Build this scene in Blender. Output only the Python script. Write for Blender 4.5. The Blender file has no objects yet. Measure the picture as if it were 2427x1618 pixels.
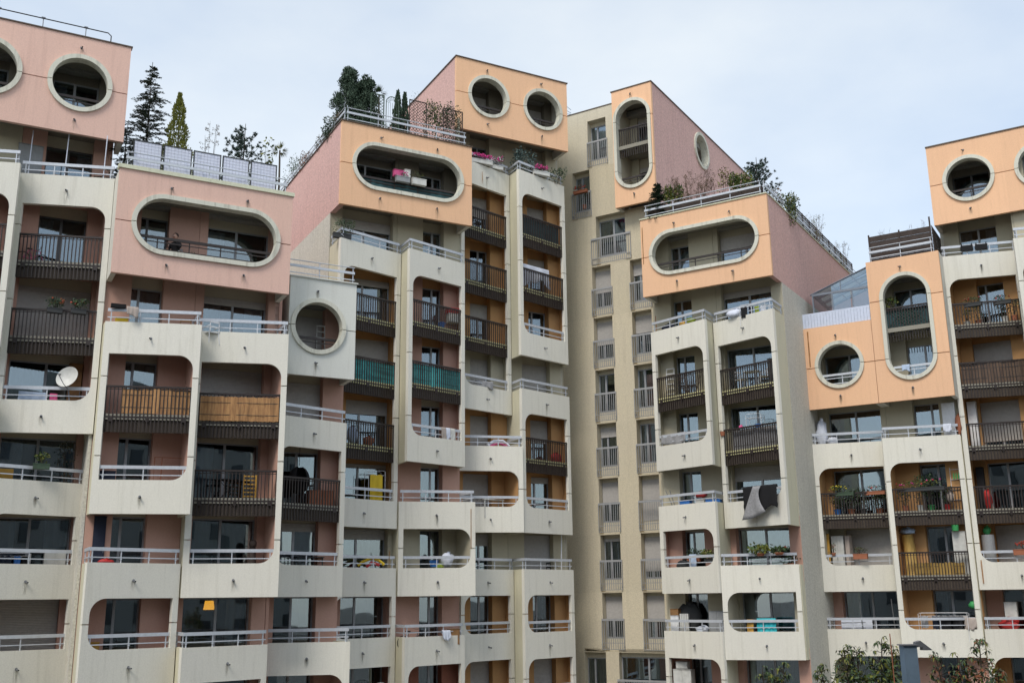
import bpy, bmesh, math, random
from mathutils import Vector, Matrix
from mathutils.geometry import tessellate_polygon
random.seed(7)
R = math.radians
sc = bpy.context.scene
col = sc.collection
EYE = 10.35                      # camera height above the courtyard

# ------------------------------------------------------------------ camera
cam_d = bpy.data.cameras.new('camera')
cam = bpy.data.objects.new('camera', cam_d)
col.objects.link(cam)
cam_d.sensor_width = 36.0
cam_d.lens = 36.47
cam_d.clip_end = 3000
pit, rol = R(13.964), R(-0.657)
Fv = Vector((0, math.cos(pit), math.sin(pit)))
U0 = Vector((0, -math.sin(pit), math.cos(pit)))
R0 = Vector((1, 0, 0))
Rv = R0 * math.cos(rol) + U0 * math.sin(rol)
Uv = -R0 * math.sin(rol) + U0 * math.cos(rol)
m = Matrix((Rv, Uv, -Fv)).transposed().to_4x4()
m.translation = Vector((0, 0, EYE))
cam.matrix_world = m
sc.camera = cam

# ------------------------------------------------------------------ sky and sun
SUN_EL, SUN_AZ = R(52), R(205)   # azimuth clockwise from +Y (behind the camera, a little to the left)
w = bpy.data.worlds.new('World')
sc.world = w
w.use_nodes = True
nt = w.node_tree
nt.nodes.clear()
N_ = nt.nodes.new
out = N_('ShaderNodeOutputWorld')
bg1 = N_('ShaderNodeBackground'); bg2 = N_('ShaderNodeBackground'); add = N_('ShaderNodeAddShader')
sky = N_('ShaderNodeTexSky'); sky.sky_type = 'NISHITA'; sky.sun_disc = False
sky.sun_elevation = SUN_EL; sky.sun_rotation = SUN_AZ
bg1.inputs['Strength'].default_value = 0.05
nt.links.new(sky.outputs[0], bg1.inputs[0])
tc = N_('ShaderNodeTexCoord')
mp = N_('ShaderNodeMapping'); mp.inputs['Scale'].default_value = (1.6, 1.6, 3.2)
mp.inputs['Location'].default_value = (0.35, 0.2, 0.1)
nz = N_('ShaderNodeTexNoise'); nz.inputs['Scale'].default_value = 1.3; nz.inputs['Detail'].default_value = 7
nz.inputs['Roughness'].default_value = 0.52
cr = N_('ShaderNodeValToRGB')
cr.color_ramp.elements[0].position = 0.30; cr.color_ramp.elements[0].color = (0.31, 0.36, 0.42, 1)
cr.color_ramp.elements[1].position = 0.66; cr.color_ramp.elements[1].color = (0.52, 0.53, 0.50, 1)
nt.links.new(tc.outputs['Generated'], mp.inputs[0]); nt.links.new(mp.outputs[0], nz.inputs[0])
nt.links.new(nz.outputs[0], cr.inputs[0]); nt.links.new(cr.outputs[0], bg2.inputs[0])
bg2.inputs['Strength'].default_value = 0.90
nt.links.new(bg1.outputs[0], add.inputs[0]); nt.links.new(bg2.outputs[0], add.inputs[1])
nt.links.new(add.outputs[0], out.inputs[0])

sd = bpy.data.lights.new('sun', 'SUN'); sd.energy = 1.5; sd.angle = R(22); sd.color = (1.0, 0.94, 0.85)
sun = bpy.data.objects.new('sun', sd); col.objects.link(sun)
dvec = Vector((math.sin(SUN_AZ) * math.cos(SUN_EL), math.cos(SUN_AZ) * math.cos(SUN_EL), math.sin(SUN_EL)))
sun.rotation_euler = dvec.to_track_quat('Z', 'Y').to_euler()
sun.location = (0, -20, 60)

vs = sc.view_settings
vs.view_transform = 'Standard'; vs.look = 'None'; vs.gamma = 1; vs.use_curve_mapping = False
vs.exposure = 0.70
sc.cycles.max_bounces = 6
sc.cycles.transparent_max_bounces = 12

# ------------------------------------------------------------------ materials
def new_mat(name):
    m = bpy.data.materials.new(name); m.use_nodes = True
    return m, m.node_tree, m.node_tree.nodes['Principled BSDF']

def mixc(nt, a, b, fac, mode='MIX'):
    n = nt.nodes.new('ShaderNodeMix'); n.data_type = 'RGBA'; n.blend_type = mode
    for s, v in ((n.inputs[6], a), (n.inputs[7], b), (n.inputs[0], fac)):
        if hasattr(v, 'is_linked') or hasattr(v, 'links'): nt.links.new(v, s)
        else: s.default_value = v if not isinstance(v, tuple) else (*v[:3], 1)
    return n.outputs[2]

def noise(nt, scale, vec=None, detail=5, rough=.55, sc3=None):
    n = nt.nodes.new('ShaderNodeTexNoise'); n.inputs['Scale'].default_value = scale
    n.inputs['Detail'].default_value = detail; n.inputs['Roughness'].default_value = rough
    g = nt.nodes.new('ShaderNodeNewGeometry')
    v = g.outputs['Position']
    if sc3:
        mp = nt.nodes.new('ShaderNodeMapping'); mp.inputs['Scale'].default_value = sc3
        nt.links.new(v, mp.inputs[0]); v = mp.outputs[0]
    nt.links.new(v, n.inputs['Vector'])
    return n.outputs['Fac']

def ramp(nt, src, p0, p1, v0=0., v1=1.):
    n = nt.nodes.new('ShaderNodeMapRange'); n.inputs['From Min'].default_value = p0; n.inputs['From Max'].default_value = p1
    n.inputs['To Min'].default_value = v0; n.inputs['To Max'].default_value = v1
    nt.links.new(src, n.inputs[0]); return n.outputs[0]

def bump(nt, b, src, dist, strength=1.0):
    n = nt.nodes.new('ShaderNodeBump'); n.inputs['Distance'].default_value = dist; n.inputs['Strength'].default_value = strength
    nt.links.new(src, n.inputs['Height']); nt.links.new(n.outputs[0], b.inputs['Normal'])

def plaster(name, c, dirt=(.35, .33, .26), amt=.35, streak=.35, grain=26, gamt=.12, bd=.006, rough=.9):
    m, nt, b = new_mat(name)
    big = ramp(nt, noise(nt, .55, detail=6), .38, .75)
    st = ramp(nt, noise(nt, 1.0, detail=5, sc3=(5.5, 5.5, .35)), .52, .80)
    st2 = ramp(nt, noise(nt, 1.0, detail=3, sc3=(14, 14, .8)), .60, .85)
    gr = noise(nt, grain, detail=3, rough=.7)
    c1 = mixc(nt, tuple(c), tuple(x * y * 1.35 for x, y in zip(c, (.8, .8, .75))), ramp(nt, big, 0, 1, 0, amt))
    c2 = mixc(nt, c1, dirt, ramp(nt, st, 0, 1, 0, streak))
    c2 = mixc(nt, c2, tuple(x * .6 for x in dirt), ramp(nt, st2, 0, 1, 0, streak * .5))
    g = nt.nodes.new('ShaderNodeMapRange'); g.inputs['From Min'].default_value = .3; g.inputs['From Max'].default_value = .7
    g.inputs['To Min'].default_value = 1 - gamt; g.inputs['To Max'].default_value = 1 + gamt
    nt.links.new(gr, g.inputs[0])
    oi = nt.nodes.new('ShaderNodeObjectInfo'); orr = ramp(nt, oi.outputs['Random'], 0, 1, .95, 1.04)
    mu2 = nt.nodes.new('ShaderNodeMath'); mu2.operation = 'MULTIPLY'; nt.links.new(g.outputs[0], mu2.inputs[0]); nt.links.new(orr, mu2.inputs[1]); g = mu2
    mul = nt.nodes.new('ShaderNodeVectorMath'); mul.operation = 'SCALE'
    nt.links.new(c2, mul.inputs[0]); nt.links.new(g.outputs[0], mul.inputs['Scale'])
    nt.links.new(mul.outputs[0], b.inputs['Base Color'])
    b.inputs['Roughness'].default_value = rough
    b.inputs['Specular IOR Level'].default_value = .25
    bump(nt, b, gr, bd)
    return m

def plain(name, c, rough=.6, metal=0., var=.12, scale=9, spec=.4):
    m, nt, b = new_mat(name)
    c2 = mixc(nt, tuple(c), tuple(x * .6 for x in c), ramp(nt, noise(nt, scale), .4, .75, 0, var * 3))
    nt.links.new(c2, b.inputs['Base Color'])
    b.inputs['Roughness'].default_value = rough; b.inputs['Metallic'].default_value = metal
    b.inputs['Specular IOR Level'].default_value = spec
    return m

def banded(name, c, d, period, axis=2, rough=.7, duty=.5):
    """stripes across one world axis (weave of mats, corrugated cloth)"""
    m, nt, b = new_mat(name)
    tcn = nt.nodes.new('ShaderNodeTexCoord')
    sc3 = [1.2, 1.2, 1.2]; sc3[axis] = 1 / period * .55
    if axis == 0: sc3[1] = sc3[0]
    st_ = noise(nt, 1.0, detail=4, rough=.75, sc3=tuple(sc3))
    c2 = mixc(nt, tuple(c), tuple(d), ramp(nt, st_, .38, .62))
    c3 = mixc(nt, c2, tuple(x * .35 for x in c), ramp(nt, noise(nt, 1, detail=3, sc3=tuple(q * .35 for q in sc3)), .56, .70, 0, .8))
    nt.links.new(c3, b.inputs['Base Color']); b.inputs['Roughness'].default_value = rough
    bump(nt, b, st_, .01)
    return m

M = {}
M['panel'] = plaster('cream_precast_concrete', (.71, .69, .62), amt=.3, streak=.27, gamt=.07, bd=.003)
M['panelY'] = plaster('yellowish_concrete', (.62, .59, .45), amt=.3, streak=.3, gamt=.07, bd=.004)
M['grey'] = plaster('pale_grey_concrete', (.66, .665, .62), amt=.25, streak=.2, gamt=.06, bd=.003)
M['side'] = plaster('grey_roughcast', (.56, .54, .48), amt=.4, streak=.45, grain=14, gamt=.22, bd=.012)
M['tower'] = plaster('tan_roughcast', (.58, .515, .39), dirt=(.40, .35, .26), amt=.4, streak=.35, grain=22, gamt=.16, bd=.008)
M['towerL'] = plaster('pale_tan_roughcast', (.60, .55, .44), dirt=(.36, .32, .24), amt=.3, streak=.3, grain=22, gamt=.14, bd=.008)
M['pink'] = plaster('pink_render', (.73, .49, .41), dirt=(.48, .30, .25), amt=.25, streak=.35, gamt=.08, bd=.004)
M['rose'] = plaster('rough_rose_render', (.60, .39, .355), dirt=(.46, .28, .25), amt=.25, streak=.55, grain=12, gamt=.22, bd=.014)
M['orange'] = plaster('apricot_render', (.80, .50, .315), dirt=(.60, .36, .22), amt=.32, streak=.34, gamt=.07, bd=.004)
M['trim'] = plaster('pale_stone_trim', (.62, .61, .53), dirt=(.26, .24, .19), amt=.35, streak=.75, gamt=.08, bd=.003)
M['salmon'] = plaster('salmon_wall', (.52, .315, .25), dirt=(.42, .25, .2), amt=.2, streak=.15, gamt=.07, bd=.004)
M['amber'] = plaster('amber_wall', (.53, .30, .135), dirt=(.42, .24, .12), amt=.2, streak=.15, gamt=.07, bd=.004)
M['cream'] = plaster('cream_wall', (.48, .44, .335), dirt=(.4, .36, .25), amt=.2, streak=.2, gamt=.07, bd=.004)
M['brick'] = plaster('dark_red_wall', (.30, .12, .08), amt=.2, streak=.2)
M['dim'] = plaster('dark_shaded_wall', (.20, .18, .145), amt=.2, streak=.2)  # dark wall paint with the top boxes' inner shade put into the colour
M['slab'] = plaster('slab_concrete', (.27, .255, .215), amt=.3, streak=.2)  # concrete toned down, soffit shade put into the colour
M['slabY'] = plaster('yellow_slab_edge', (.50, .47, .26), amt=.3, streak=.3)
M['taupe'] = plaster('taupe_fascia', (.075, .060, .050), amt=.3, streak=.3, dirt=(.2, .17, .13))
M['coping'] = plaster('pale_green_coping', (.64, .65, .50), amt=.3, streak=.4)
M['roof'] = plaster('roof_gravel', (.30, .29, .27), grain=30, gamt=.3)
M['brown'] = plain('dark_brown_painted_metal', (.030, .022, .020), .45)
M['black'] = plain('black_bracket', (.012, .012, .013), .5)
M['alu'] = plain('white_painted_aluminium', (.55, .58, .63), .38, .15)
M['galv'] = plain('grey_painted_metal', (.36, .365, .375), .5, .2)
M['frame'] = plain('grey_window_frame', (.33, .34, .36), .45, .2)
M['framed'] = plain('dark_window_frame', (.10, .10, .105), .45, .2)
M['shut'] = plain('pale_grey_roller_shutter', (.46, .44, .42), .55)
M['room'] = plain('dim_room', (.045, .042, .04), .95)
M['curtain'] = plain('white_net_curtain', (.55, .55, .56), .9, scale=4)
M['curtaing'] = plain('grey_green_curtain', (.20, .24, .21), .9, scale=4)
M['drape'] = plain('dark_blue_curtain', (.10, .12, .17), .9, scale=4)
M['cap'] = plain('brown_metal_capping', (.10, .07, .05), .5)
M['steel'] = plain('dull_steel', (.22, .23, .25), .4, .5)
M['rust'] = None

def glass_mat():
    m = bpy.data.materials.new('window_glass'); m.use_nodes = True; nt = m.node_tree; nt.nodes.clear()
    o = nt.nodes.new('ShaderNodeOutputMaterial'); mx = nt.nodes.new('ShaderNodeMixShader')
    t = nt.nodes.new('ShaderNodeBsdfTransparent'); t.inputs[0].default_value = (.62, .66, .68, 1)
    g = nt.nodes.new('ShaderNodeBsdfGlossy'); g.inputs['Roughness'].default_value = .015; g.inputs[0].default_value = (.80, .92, 1.0, 1)
    f = nt.nodes.new('ShaderNodeFresnel'); f.inputs[0].default_value = 1.55
    a = nt.nodes.new('ShaderNodeMath'); a.operation = 'ADD'; a.inputs[1].default_value = .15
    nt.links.new(f.outputs[0], a.inputs[0]); nt.links.new(a.outputs[0], mx.inputs[0])
    nt.links.new(t.outputs[0], mx.inputs[1]); nt.links.new(g.outputs[0], mx.inputs[2]); nt.links.new(mx.outputs[0], o.inputs[0])
    nb = nt.nodes.new('ShaderNodeBump'); nb.inputs['Distance'].default_value = .02; nb.inputs['Strength'].default_value = .12
    nt.links.new(noise(nt, .8, detail=1), nb.inputs['Height']); nt.links.new(nb.outputs[0], g.inputs['Normal'])
    return m
M['glass'] = glass_mat()

def stain_shadow_mat():  # water stain and the spout's soft shadow, painted as one smear
    m, nt, b = new_mat('stain_and_shadow'); b.inputs['Base Color'].default_value = (.20, .19, .15, 1); b.inputs['Roughness'].default_value = .95
    t = nt.nodes.new('ShaderNodeTexCoord'); sp = nt.nodes.new('ShaderNodeSeparateXYZ'); nt.links.new(t.outputs['Generated'], sp.inputs[0])
    a = ramp(nt, sp.outputs['Z'], 0, 1, 0, .5); cx = nt.nodes.new('ShaderNodeMath'); cx.operation = 'PINGPONG'; cx.inputs[1].default_value = .5; nt.links.new(sp.outputs['X'], cx.inputs[0])
    e = ramp(nt, cx.outputs[0], .05, .5, 0, 1)
    m1 = nt.nodes.new('ShaderNodeMath'); m1.operation = 'MULTIPLY'; nt.links.new(a, m1.inputs[0]); nt.links.new(e, m1.inputs[1])
    m2 = nt.nodes.new('ShaderNodeMath'); m2.operation = 'MULTIPLY'; nt.links.new(m1.outputs[0], m2.inputs[0]); nt.links.new(ramp(nt, noise(nt, 1, sc3=(18, 18, 2)), .35, .65), m2.inputs[1])
    nt.links.new(m2.outputs[0], b.inputs['Alpha']); return m
M['stain_shadow'] = stain_shadow_mat()

def rust_mat():
    m, nt, b = new_mat('rust_run')
    c = mixc(nt, (.45, .22, .06), (.22, .09, .03), noise(nt, 20))
    nt.links.new(c, b.inputs['Base Color']); b.inputs['Roughness'].default_value = .9
    nt.links.new(ramp(nt, noise(nt, 1, sc3=(30, 30, 1.2)), .35, .6), b.inputs['Alpha'])
    return m
M['rust'] = rust_mat()

# ------------------------------------------------------------------ mesh helpers
class MB:
    def __init__(s): s.v = []; s.f = []; s.mi = []
    def add(s, vs, fs, mi=0):
        o = len(s.v); s.v += [tuple(v) for v in vs]; s.f += [tuple(i + o for i in f) for f in fs]; s.mi += [mi] * len(fs)
    def box(s, x0, x1, y0, y1, z0, z1, mi=0):
        if x0 > x1: x0, x1 = x1, x0
        if y0 > y1: y0, y1 = y1, y0
        if z0 > z1: z0, z1 = z1, z0
        v = [(x, y, z) for z in (z0, z1) for y in (y0, y1) for x in (x0, x1)]
        s.add(v, [(0, 2, 3, 1), (4, 5, 7, 6), (0, 1, 5, 4), (2, 6, 7, 3), (0, 4, 6, 2), (1, 3, 7, 5)], mi)
        return s
    def prism(s, pts, z0, z1, mi=0):          # pts counter-clockwise (x, y)
        n = len(pts)
        v = [(x, y, z0) for x, y in pts] + [(x, y, z1) for x, y in pts]
        f = [tuple(reversed(range(n))), tuple(range(n, 2 * n))] + [(i, (i + 1) % n, n + (i + 1) % n, n + i) for i in range(n)]
        s.add(v, f, mi); return s
    def plate(s, poly, y0, y1, mi=0, holes=()):   # poly in (x, z), extruded y0..y1
        loops = [poly] + list(holes)
        flat = [p for l in loops for p in l]
        tris = tessellate_polygon([[Vector((x, z, 0)) for x, z in l] for l in loops])
        n = len(flat)
        v = [(x, y0, z) for x, z in flat] + [(x, y1, z) for x, z in flat]
        f = []
        for t in tris:
            a, b, c = (flat[i] for i in t)
            ccw = (b[0] - a[0]) * (c[1] - a[1]) - (b[1] - a[1]) * (c[0] - a[0]) > 0
            t = tuple(t) if ccw else tuple(reversed(t))
            f.append(t); f.append(tuple(i + n for i in reversed(t)))
        o = 0
        for li, l in enumerate(loops):
            k = len(l)
            area = sum(l[i][0] * l[(i + 1) % k][1] - l[(i + 1) % k][0] * l[i][1] for i in range(k))
            fwd = (area > 0) == (li == 0)
            for i in range(k):
                a, b = o + i, o + (i + 1) % k
                f.append((b, a, a + n, b + n) if fwd else (a, b, b + n, a + n))
            o += k
        s.add(v, f, mi); return s
    def tube(s, pts, r, seg=6, mi=0, r1=None, cap=True):
        pts = [Vector(p) for p in pts]; n = len(pts); rings = []
        for i, p in enumerate(pts):
            d = (pts[min(i + 1, n - 1)] - pts[max(i - 1, 0)])
            d = d.normalized() if d.length > 1e-9 else Vector((0, 0, 1))
            a = Vector((0, 0, 1)) if abs(d.z) < .9 else Vector((1, 0, 0))
            e1 = d.cross(a).normalized(); e2 = d.cross(e1)
            rr = r if r1 is None else r + (r1 - r) * i / max(1, n - 1)
            rings.append([p + e1 * math.cos(t) * rr + e2 * math.sin(t) * rr for t in [2 * math.pi * k / seg for k in range(seg)]])
        v = [q for rg in rings for q in rg]
        f = [(i * seg + k, i * seg + (k + 1) % seg, (i + 1) * seg + (k + 1) % seg, (i + 1) * seg + k) for i in range(n - 1) for k in range(seg)]
        if cap: f += [tuple(range(seg)), tuple(reversed(range((n - 1) * seg, n * seg)))]
        s.add(v, f, mi); return s
    def ball(s, c, r, n=8, mi=0, sx=1, sy=1, sz=1, jit=0):
        v = [(c[0], c[1], c[2] + r * sz)]
        for i in range(1, n // 2):
            t = math.pi * i / (n // 2)
            for k in range(n):
                a = 2 * math.pi * k / n; q = r * (1 + random.uniform(-jit, jit))
                v.append((c[0] + q * sx * math.sin(t) * math.cos(a), c[1] + q * sy * math.sin(t) * math.sin(a), c[2] + q * sz * math.cos(t)))
        v.append((c[0], c[1], c[2] - r * sz))
        f = [(0, 1 + k, 1 + (k + 1) % n) for k in range(n)]
        for i in range(n // 2 - 2):
            o = 1 + i * n
            f += [(o + k, o + n + k, o + n + (k + 1) % n, o + (k + 1) % n) for k in range(n)]
        o = 1 + (n // 2 - 2) * n
        f += [(o + k, len(v) - 1, o + (k + 1) % n) for k in range(n)]
        s.add(v, f, mi); return s
    def weld(s):
        idx = {}; mp = []; nv = []
        for p in s.v:
            k = (round(p[0], 4), round(p[1], 4), round(p[2], 4))
            if k not in idx: idx[k] = len(nv); nv.append(p)
            mp.append(idx[k])
        fs = {}; 
        for f, m_ in zip(s.f, s.mi):
            g = [mp[i] for i in f]; g = [a for i, a in enumerate(g) if a != g[i - 1]]
            if len(set(g)) < 3: continue
            key = tuple(sorted(g))
            if key in fs: fs[key] = None          # two coincident inner faces cancel
            else: fs[key] = (tuple(g), m_)
        s.v = nv; s.f = [a[0] for a in fs.values() if a]; s.mi = [a[1] for a in fs.values() if a]
    def mesh(s, name, mats, smooth=False):
        me = bpy.data.meshes.new(name); me.from_pydata(s.v, [], s.f)
        for mt in (mats if isinstance(mats, (list, tuple)) else [mats]): me.materials.append(M[mt] if isinstance(mt, str) else mt)
        if any(s.mi): me.polygons.foreach_set('material_index', s.mi)
        if smooth: me.polygons.foreach_set('use_smooth', [True] * len(s.f))
        me.update(); return me
    def build(s, name, mats, parent=None, loc=(0, 0, 0), rz=0, smooth=False, **kw):
        return link(name, s.mesh(name, mats, smooth), parent, loc, rz, **kw)

def link(name, me, parent=None, loc=(0, 0, 0), rz=0, **kw):
    o = bpy.data.objects.new(name, me); col.objects.link(o); o.parent = parent
    o.location = loc; o.rotation_euler = (0, 0, rz)
    for k, v in kw.items():
        if v: o[k] = v
    return o

def thing(name, label, cat, loc=(0, 0, 0), rz=0, group=None):
    o = bpy.data.objects.new(name, None); o.empty_display_size = .3; col.objects.link(o)
    o.location = loc; o.rotation_euler = (0, 0, rz); o['label'] = label; o['category'] = cat
    if group: o['group'] = group
    return o

# ------------------------------------------------------------------ building frame
# Frame A: facade running to the right and away; frame B: facade running to the right and nearer.
AZ = {'A': 61.8, 'B': 121.8}
def rot(base): return R(90 - AZ[base])
def W(base, u, n, z):            # frame -> world (u along facade, n outward, z up from courtyard)
    a = R(AZ[base])
    return Vector((math.sin(a) * u + math.cos(a) * n, math.cos(a) * u - math.sin(a) * n, z))
H = 2.8
def fl(k): return 8.4 + H * k
SP = R(16.5)                     # splay of the balcony screens
BOT = -.66; PAR = .5             # underside and top of each precast band, relative to its floor
JOINT = 1.32                     # horizontal panel joint above each floor
GAP = .018

def rrect(x0, x1, z0, z1, rl, rr, n=8):
    """rounded rectangle, clockwise start bottom-left, radii of left and right corners"""
    p = []
    def arc(cx, cz, r, a0, a1):
        if r < .01: p.append((cx, cz)); return
        for i in range(n + 1):
            a = a0 + (a1 - a0) * i / n
            p.append((cx + r * math.cos(a), cz + r * math.sin(a)))
    arc(x0 + rl, z0 + rl, rl, R(270), R(180))
    arc(x0 + rl, z1 - rl, rl, R(180), R(90))
    arc(x1 - rr, z1 - rr, rr, R(90), R(0))
    arc(x1 - rr, z0 + rr, rr, R(0), R(-90))
    return p

def clip(poly, za, zb):
    def half(pl, z, keep_above):
        o = []
        for i in range(len(pl)):
            a, b = pl[i], pl[(i + 1) % len(pl)]
            ia = (a[1] >= z) if keep_above else (a[1] <= z); ib = (b[1] >= z) if keep_above else (b[1] <= z)
            if ia: o.append(a)
            if ia != ib:
                t = (z - a[1]) / (b[1] - a[1]); o.append((a[0] + t * (b[0] - a[0]), z))
        return o
    p = half(poly, za, True)
    return half(p, zb, False) if p else p

def chains(pl):
    zt = max(p[1] for p in pl); zb = min(p[1] for p in pl); xm = (min(p[0] for p in pl) + max(p[0] for p in pl)) / 2
    L = sorted([p for p in pl if p[0] <= xm], key=lambda p: (p[1], ))
    Rr = sorted([p for p in pl if p[0] > xm], key=lambda p: (p[1], ))
    # order ties so the outline stays simple
    L.sort(key=lambda p: (round(p[1], 5), -p[0] if p[1] < (zb + zt) / 2 else p[0]))
    Rr.sort(key=lambda p: (round(p[1], 5), p[0] if p[1] < (zb + zt) / 2 else -p[0]))
    return L, Rr

def band_piece(x0, x1, za, zb, holes, y0, y1, mi=0):
    """one storey-high precast piece with parts of the openings cut out; returns one mesh per separate piece"""
    mb = MB()
    bot = top = None; inner = []
    for h in holes:
        c = clip(h, za, zb)
        if len(c) < 3: continue
        lo = min(p[1] for p in c); hi = max(p[1] for p in c)
        if hi - lo < 1e-4: continue
        tb, tt = lo < za + 1e-5, hi > zb - 1e-5
        if tb and tt:
            L, Rr = chains(c)
            mb.plate([(x0, za)] + L + [(x0, zb)], y0, y1, mi)
            return [mb, MB().plate([(x1, zb)] + list(reversed(Rr)) + [(x1, za)], y0, y1, mi)]
        if tb: bot = c
        elif tt: top = c
        else: inner.append(c)
    poly = [(x0, za)]
    if bot: L, Rr = chains(bot); poly += L + list(reversed(Rr))
    poly += [(x1, za), (x1, zb)]
    if top: L, Rr = chains(top); poly += list(reversed(Rr)) + L
    poly += [(x0, zb)]
    out = [poly[0]]
    for p in poly[1:]:
        if abs(p[0] - out[-1][0]) + abs(p[1] - out[-1][1]) > 1e-5: out.append(p)
    mb.plate(out, y0, y1, mi, inner)
    return [mb]

class Bld:
    """a building: an Empty at its foot; children are placed in its own frame"""
    def __init__(s, name, label, cat, base, u, n):
        s.base, s.u, s.n = base, u, n
        s.o = thing(name, label, cat, W(base, u, n, 0), rot(base))
    def put(s, mb, name, mats, u=0, n=0, z=0, rz=0, parent=None, smooth=False, **kw):
        me = mb if isinstance(mb, bpy.types.Mesh) else mb.mesh(name, mats, smooth)
        if parent is None: return link(name, me, s.o, (u - s.u, -(n - s.n), z), rz, **kw)
        return link(name, me, parent, (u, n, z), rz, **kw)

CACHE = {}
def cached(key, fn):
    if key not in CACHE: CACHE[key] = fn()
    return CACHE[key]

# ---- railings (local x along, y = depth towards the building, z from the floor)
def me_brown(L):
    def f():
        a = MB(); a.box(0, L, 0, .09, .93, 1.0); a.box(0, L, .035, .06, -.13, -.08); a.box(0, L, .035, .06, .86, .885)
        for x in (.22, L / 2, L - .22): a.box(x - .06, x + .06, .03, .20, -.27, -.10)
        b = MB(); n = max(4, round(L / .128))
        for i in range(n + 1):
            x = .02 + (L - .04) * i / n; b.box(x - .017, x + .017, .02, .055, -.64, .93)
        return a.mesh('balcony_railing', 'brown'), b.mesh('baluster', 'brown')
    return cached(('brown', round(L, 2)), f)

def me_white(L, mat='alu'):
    def f():
        a = MB(); a.box(0, L, 0, .05, .885, 1.0); a.box(0, L, .01, .04, .655, .69)
        n = max(1, round(L / 1.25))
        b = cached(('wpost', mat), lambda: MB().box(-.017, .017, .015, .05, .40, .90).box(-.03, .03, .005, .06, .60, .64).mesh('rail_post', mat))
        return a.mesh('handrail', mat), [(b, .12 + (L - .24) * i / n) for i in range(n + 1)]
    return cached(('white', round(L, 2), mat), f)

def me_roofrail(L):
    def f():
        a = MB(); a.tube([(0, .03, 1.24), (L, .03, 1.24)], .02); a.box(0, L, 0, .045, .96, 1.06); a.box(0, L, .01, .04, .70, .735)
        n = max(1, round(L / 1.35))
        b = cached('rpost', lambda: MB().box(-.015, .015, .045, .08, .42, 1.26).mesh('rail_post', 'alu'))
        return a.mesh('roof_rail', 'alu'), [(b, .06 + (L - .12) * i / n) for i in range(n + 1)]
    return cached(('roofr', round(L, 2)), f)

def me_flat(L, mat='brown', bars=3):
    def f():
        a = MB(); a.box(0, L, 0, .06, .90, 1.0)
        for i in range(bars): z = .25 + .52 * i / max(1, bars - 1); a.box(0, L, .02, .045, z, z + .035)
        n = max(1, round(L / 1.1))
        b = cached(('fpost', mat), lambda: MB().box(-.02, .02, .045, .08, .05, .93).mesh('rail_post', mat))
        return a.mesh('balcony_railing', mat), [(b, .04 + (L - .08) * i / n) for i in range(n + 1)]
    return cached(('flat', round(L, 2), mat, bars), f)

def me_tower_rail(L):
    def f():
        a = MB(); a.box(0, L, 0, .06, .90, 1.0); a.box(0, .03, .0, .05, -.45, .9); a.box(L - .03, L, .0, .05, -.45, .9); a.box(0, L, .01, .04, -.15, -.12); a.box(0, L, .01, .04, -.45, -.42)
        for x in (.03, L - .03): a.box(x - .03, x + .03, .0, .18, -.34, -.28)
        b = MB(); n = max(4, round(L / .125))
        for i in range(n + 1):
            x = .02 + (L - .04) * i / n; b.box(x - .012, x + .012, .01, .035, -.45, .92)
        return a.mesh('window_railing', 'galv'), b.mesh('baluster', 'galv')
    return cached(('tower', round(L, 2)), f)

def rail(bd, kind, u, n, k, L, rz, **kw):
    fn = {'b': me_brown, 'w': me_white, 'r': me_roofrail, 'f': me_flat, 't': me_tower_rail}[kind]
    a, b = fn(L, **kw) if kw else fn(L)
    o = bd.put(a, a.name.split('.')[0], None, u, n, fl(k), rz)
    if kind in 'bt': link('baluster', b, o, kind='stuff')
    else:
        for me, x in b: link('rail_post', me, o, (x, 0, 0))
    return o

def spout(bd, u, n, z, rz, rz0=0):
    def f():
        a = MB(); a.tube([(0, .05, 0), (0, -.16, -.035)], .028, 8, cap=False); a.tube([(0, .0, .0), (0, -.01, 0)], .05, 8)
        return a.mesh('drain_spout', 'steel')
    bd.put(cached('spout', f), 'drain_spout', None, u, n, z, rz)
    if random.random() < .8:
        h = random.choice((.35, .45, .6))
        bd.put(cached(('stain_shadow', h), lambda: MB().box(-.10, .10, -.004, -.002, -h, 0).mesh('stain_and_shadow', 'stain_shadow')), 'stain_and_shadow', None, u, n, z - .02, rz0)

# ---- windows
def curtain_mesh(wd, z0, z1, mat, key):
    def f():
        a = MB(); n = max(8, int(wd / .05)); r = random.Random(key)
        v = []; ph = r.random() * 6
        for i in range(n + 1):
            x = wd * i / n; y = .035 * math.sin(i * 1.35 + ph) + .02 * math.sin(i * .37)
            v += [(x, y, z0 + .01 * math.sin(i)), (x, y * .6, z1)]
        a.add(v, [(2 * i, 2 * i + 2, 2 * i + 3, 2 * i + 1) for i in range(n)])
        return a.mesh('curtain', mat, True)
    return cached(('cur', round(wd, 2), z0, z1, mat, key % 3), f)

def shutter_mesh(wd, h):
    def f():
        a = MB(); n = max(1, int(h / .055)); v = []
        for i in range(n + 1):
            z = -h * i / n
            v += [(0, 0, z), (wd, 0, z)]
            if i < n: v += [(0, -.014, z - .012), (wd, -.014, z - .012), (0, -.014, z - h / n + .006), (wd, -.014, z - h / n + .006)]
        f_ = []
        rows = len(v) // 2
        f_ = [(2 * i + 1, 2 * i, 2 * i + 2, 2 * i + 3) for i in range(rows - 1)]
        a.add(v, f_); a.box(0, wd, -.015, .03, -h - .05, -h)
        return a.mesh('roller_shutter', 'shut')
    return cached(('shut', round(wd, 2), round(h, 2)), f)

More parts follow.
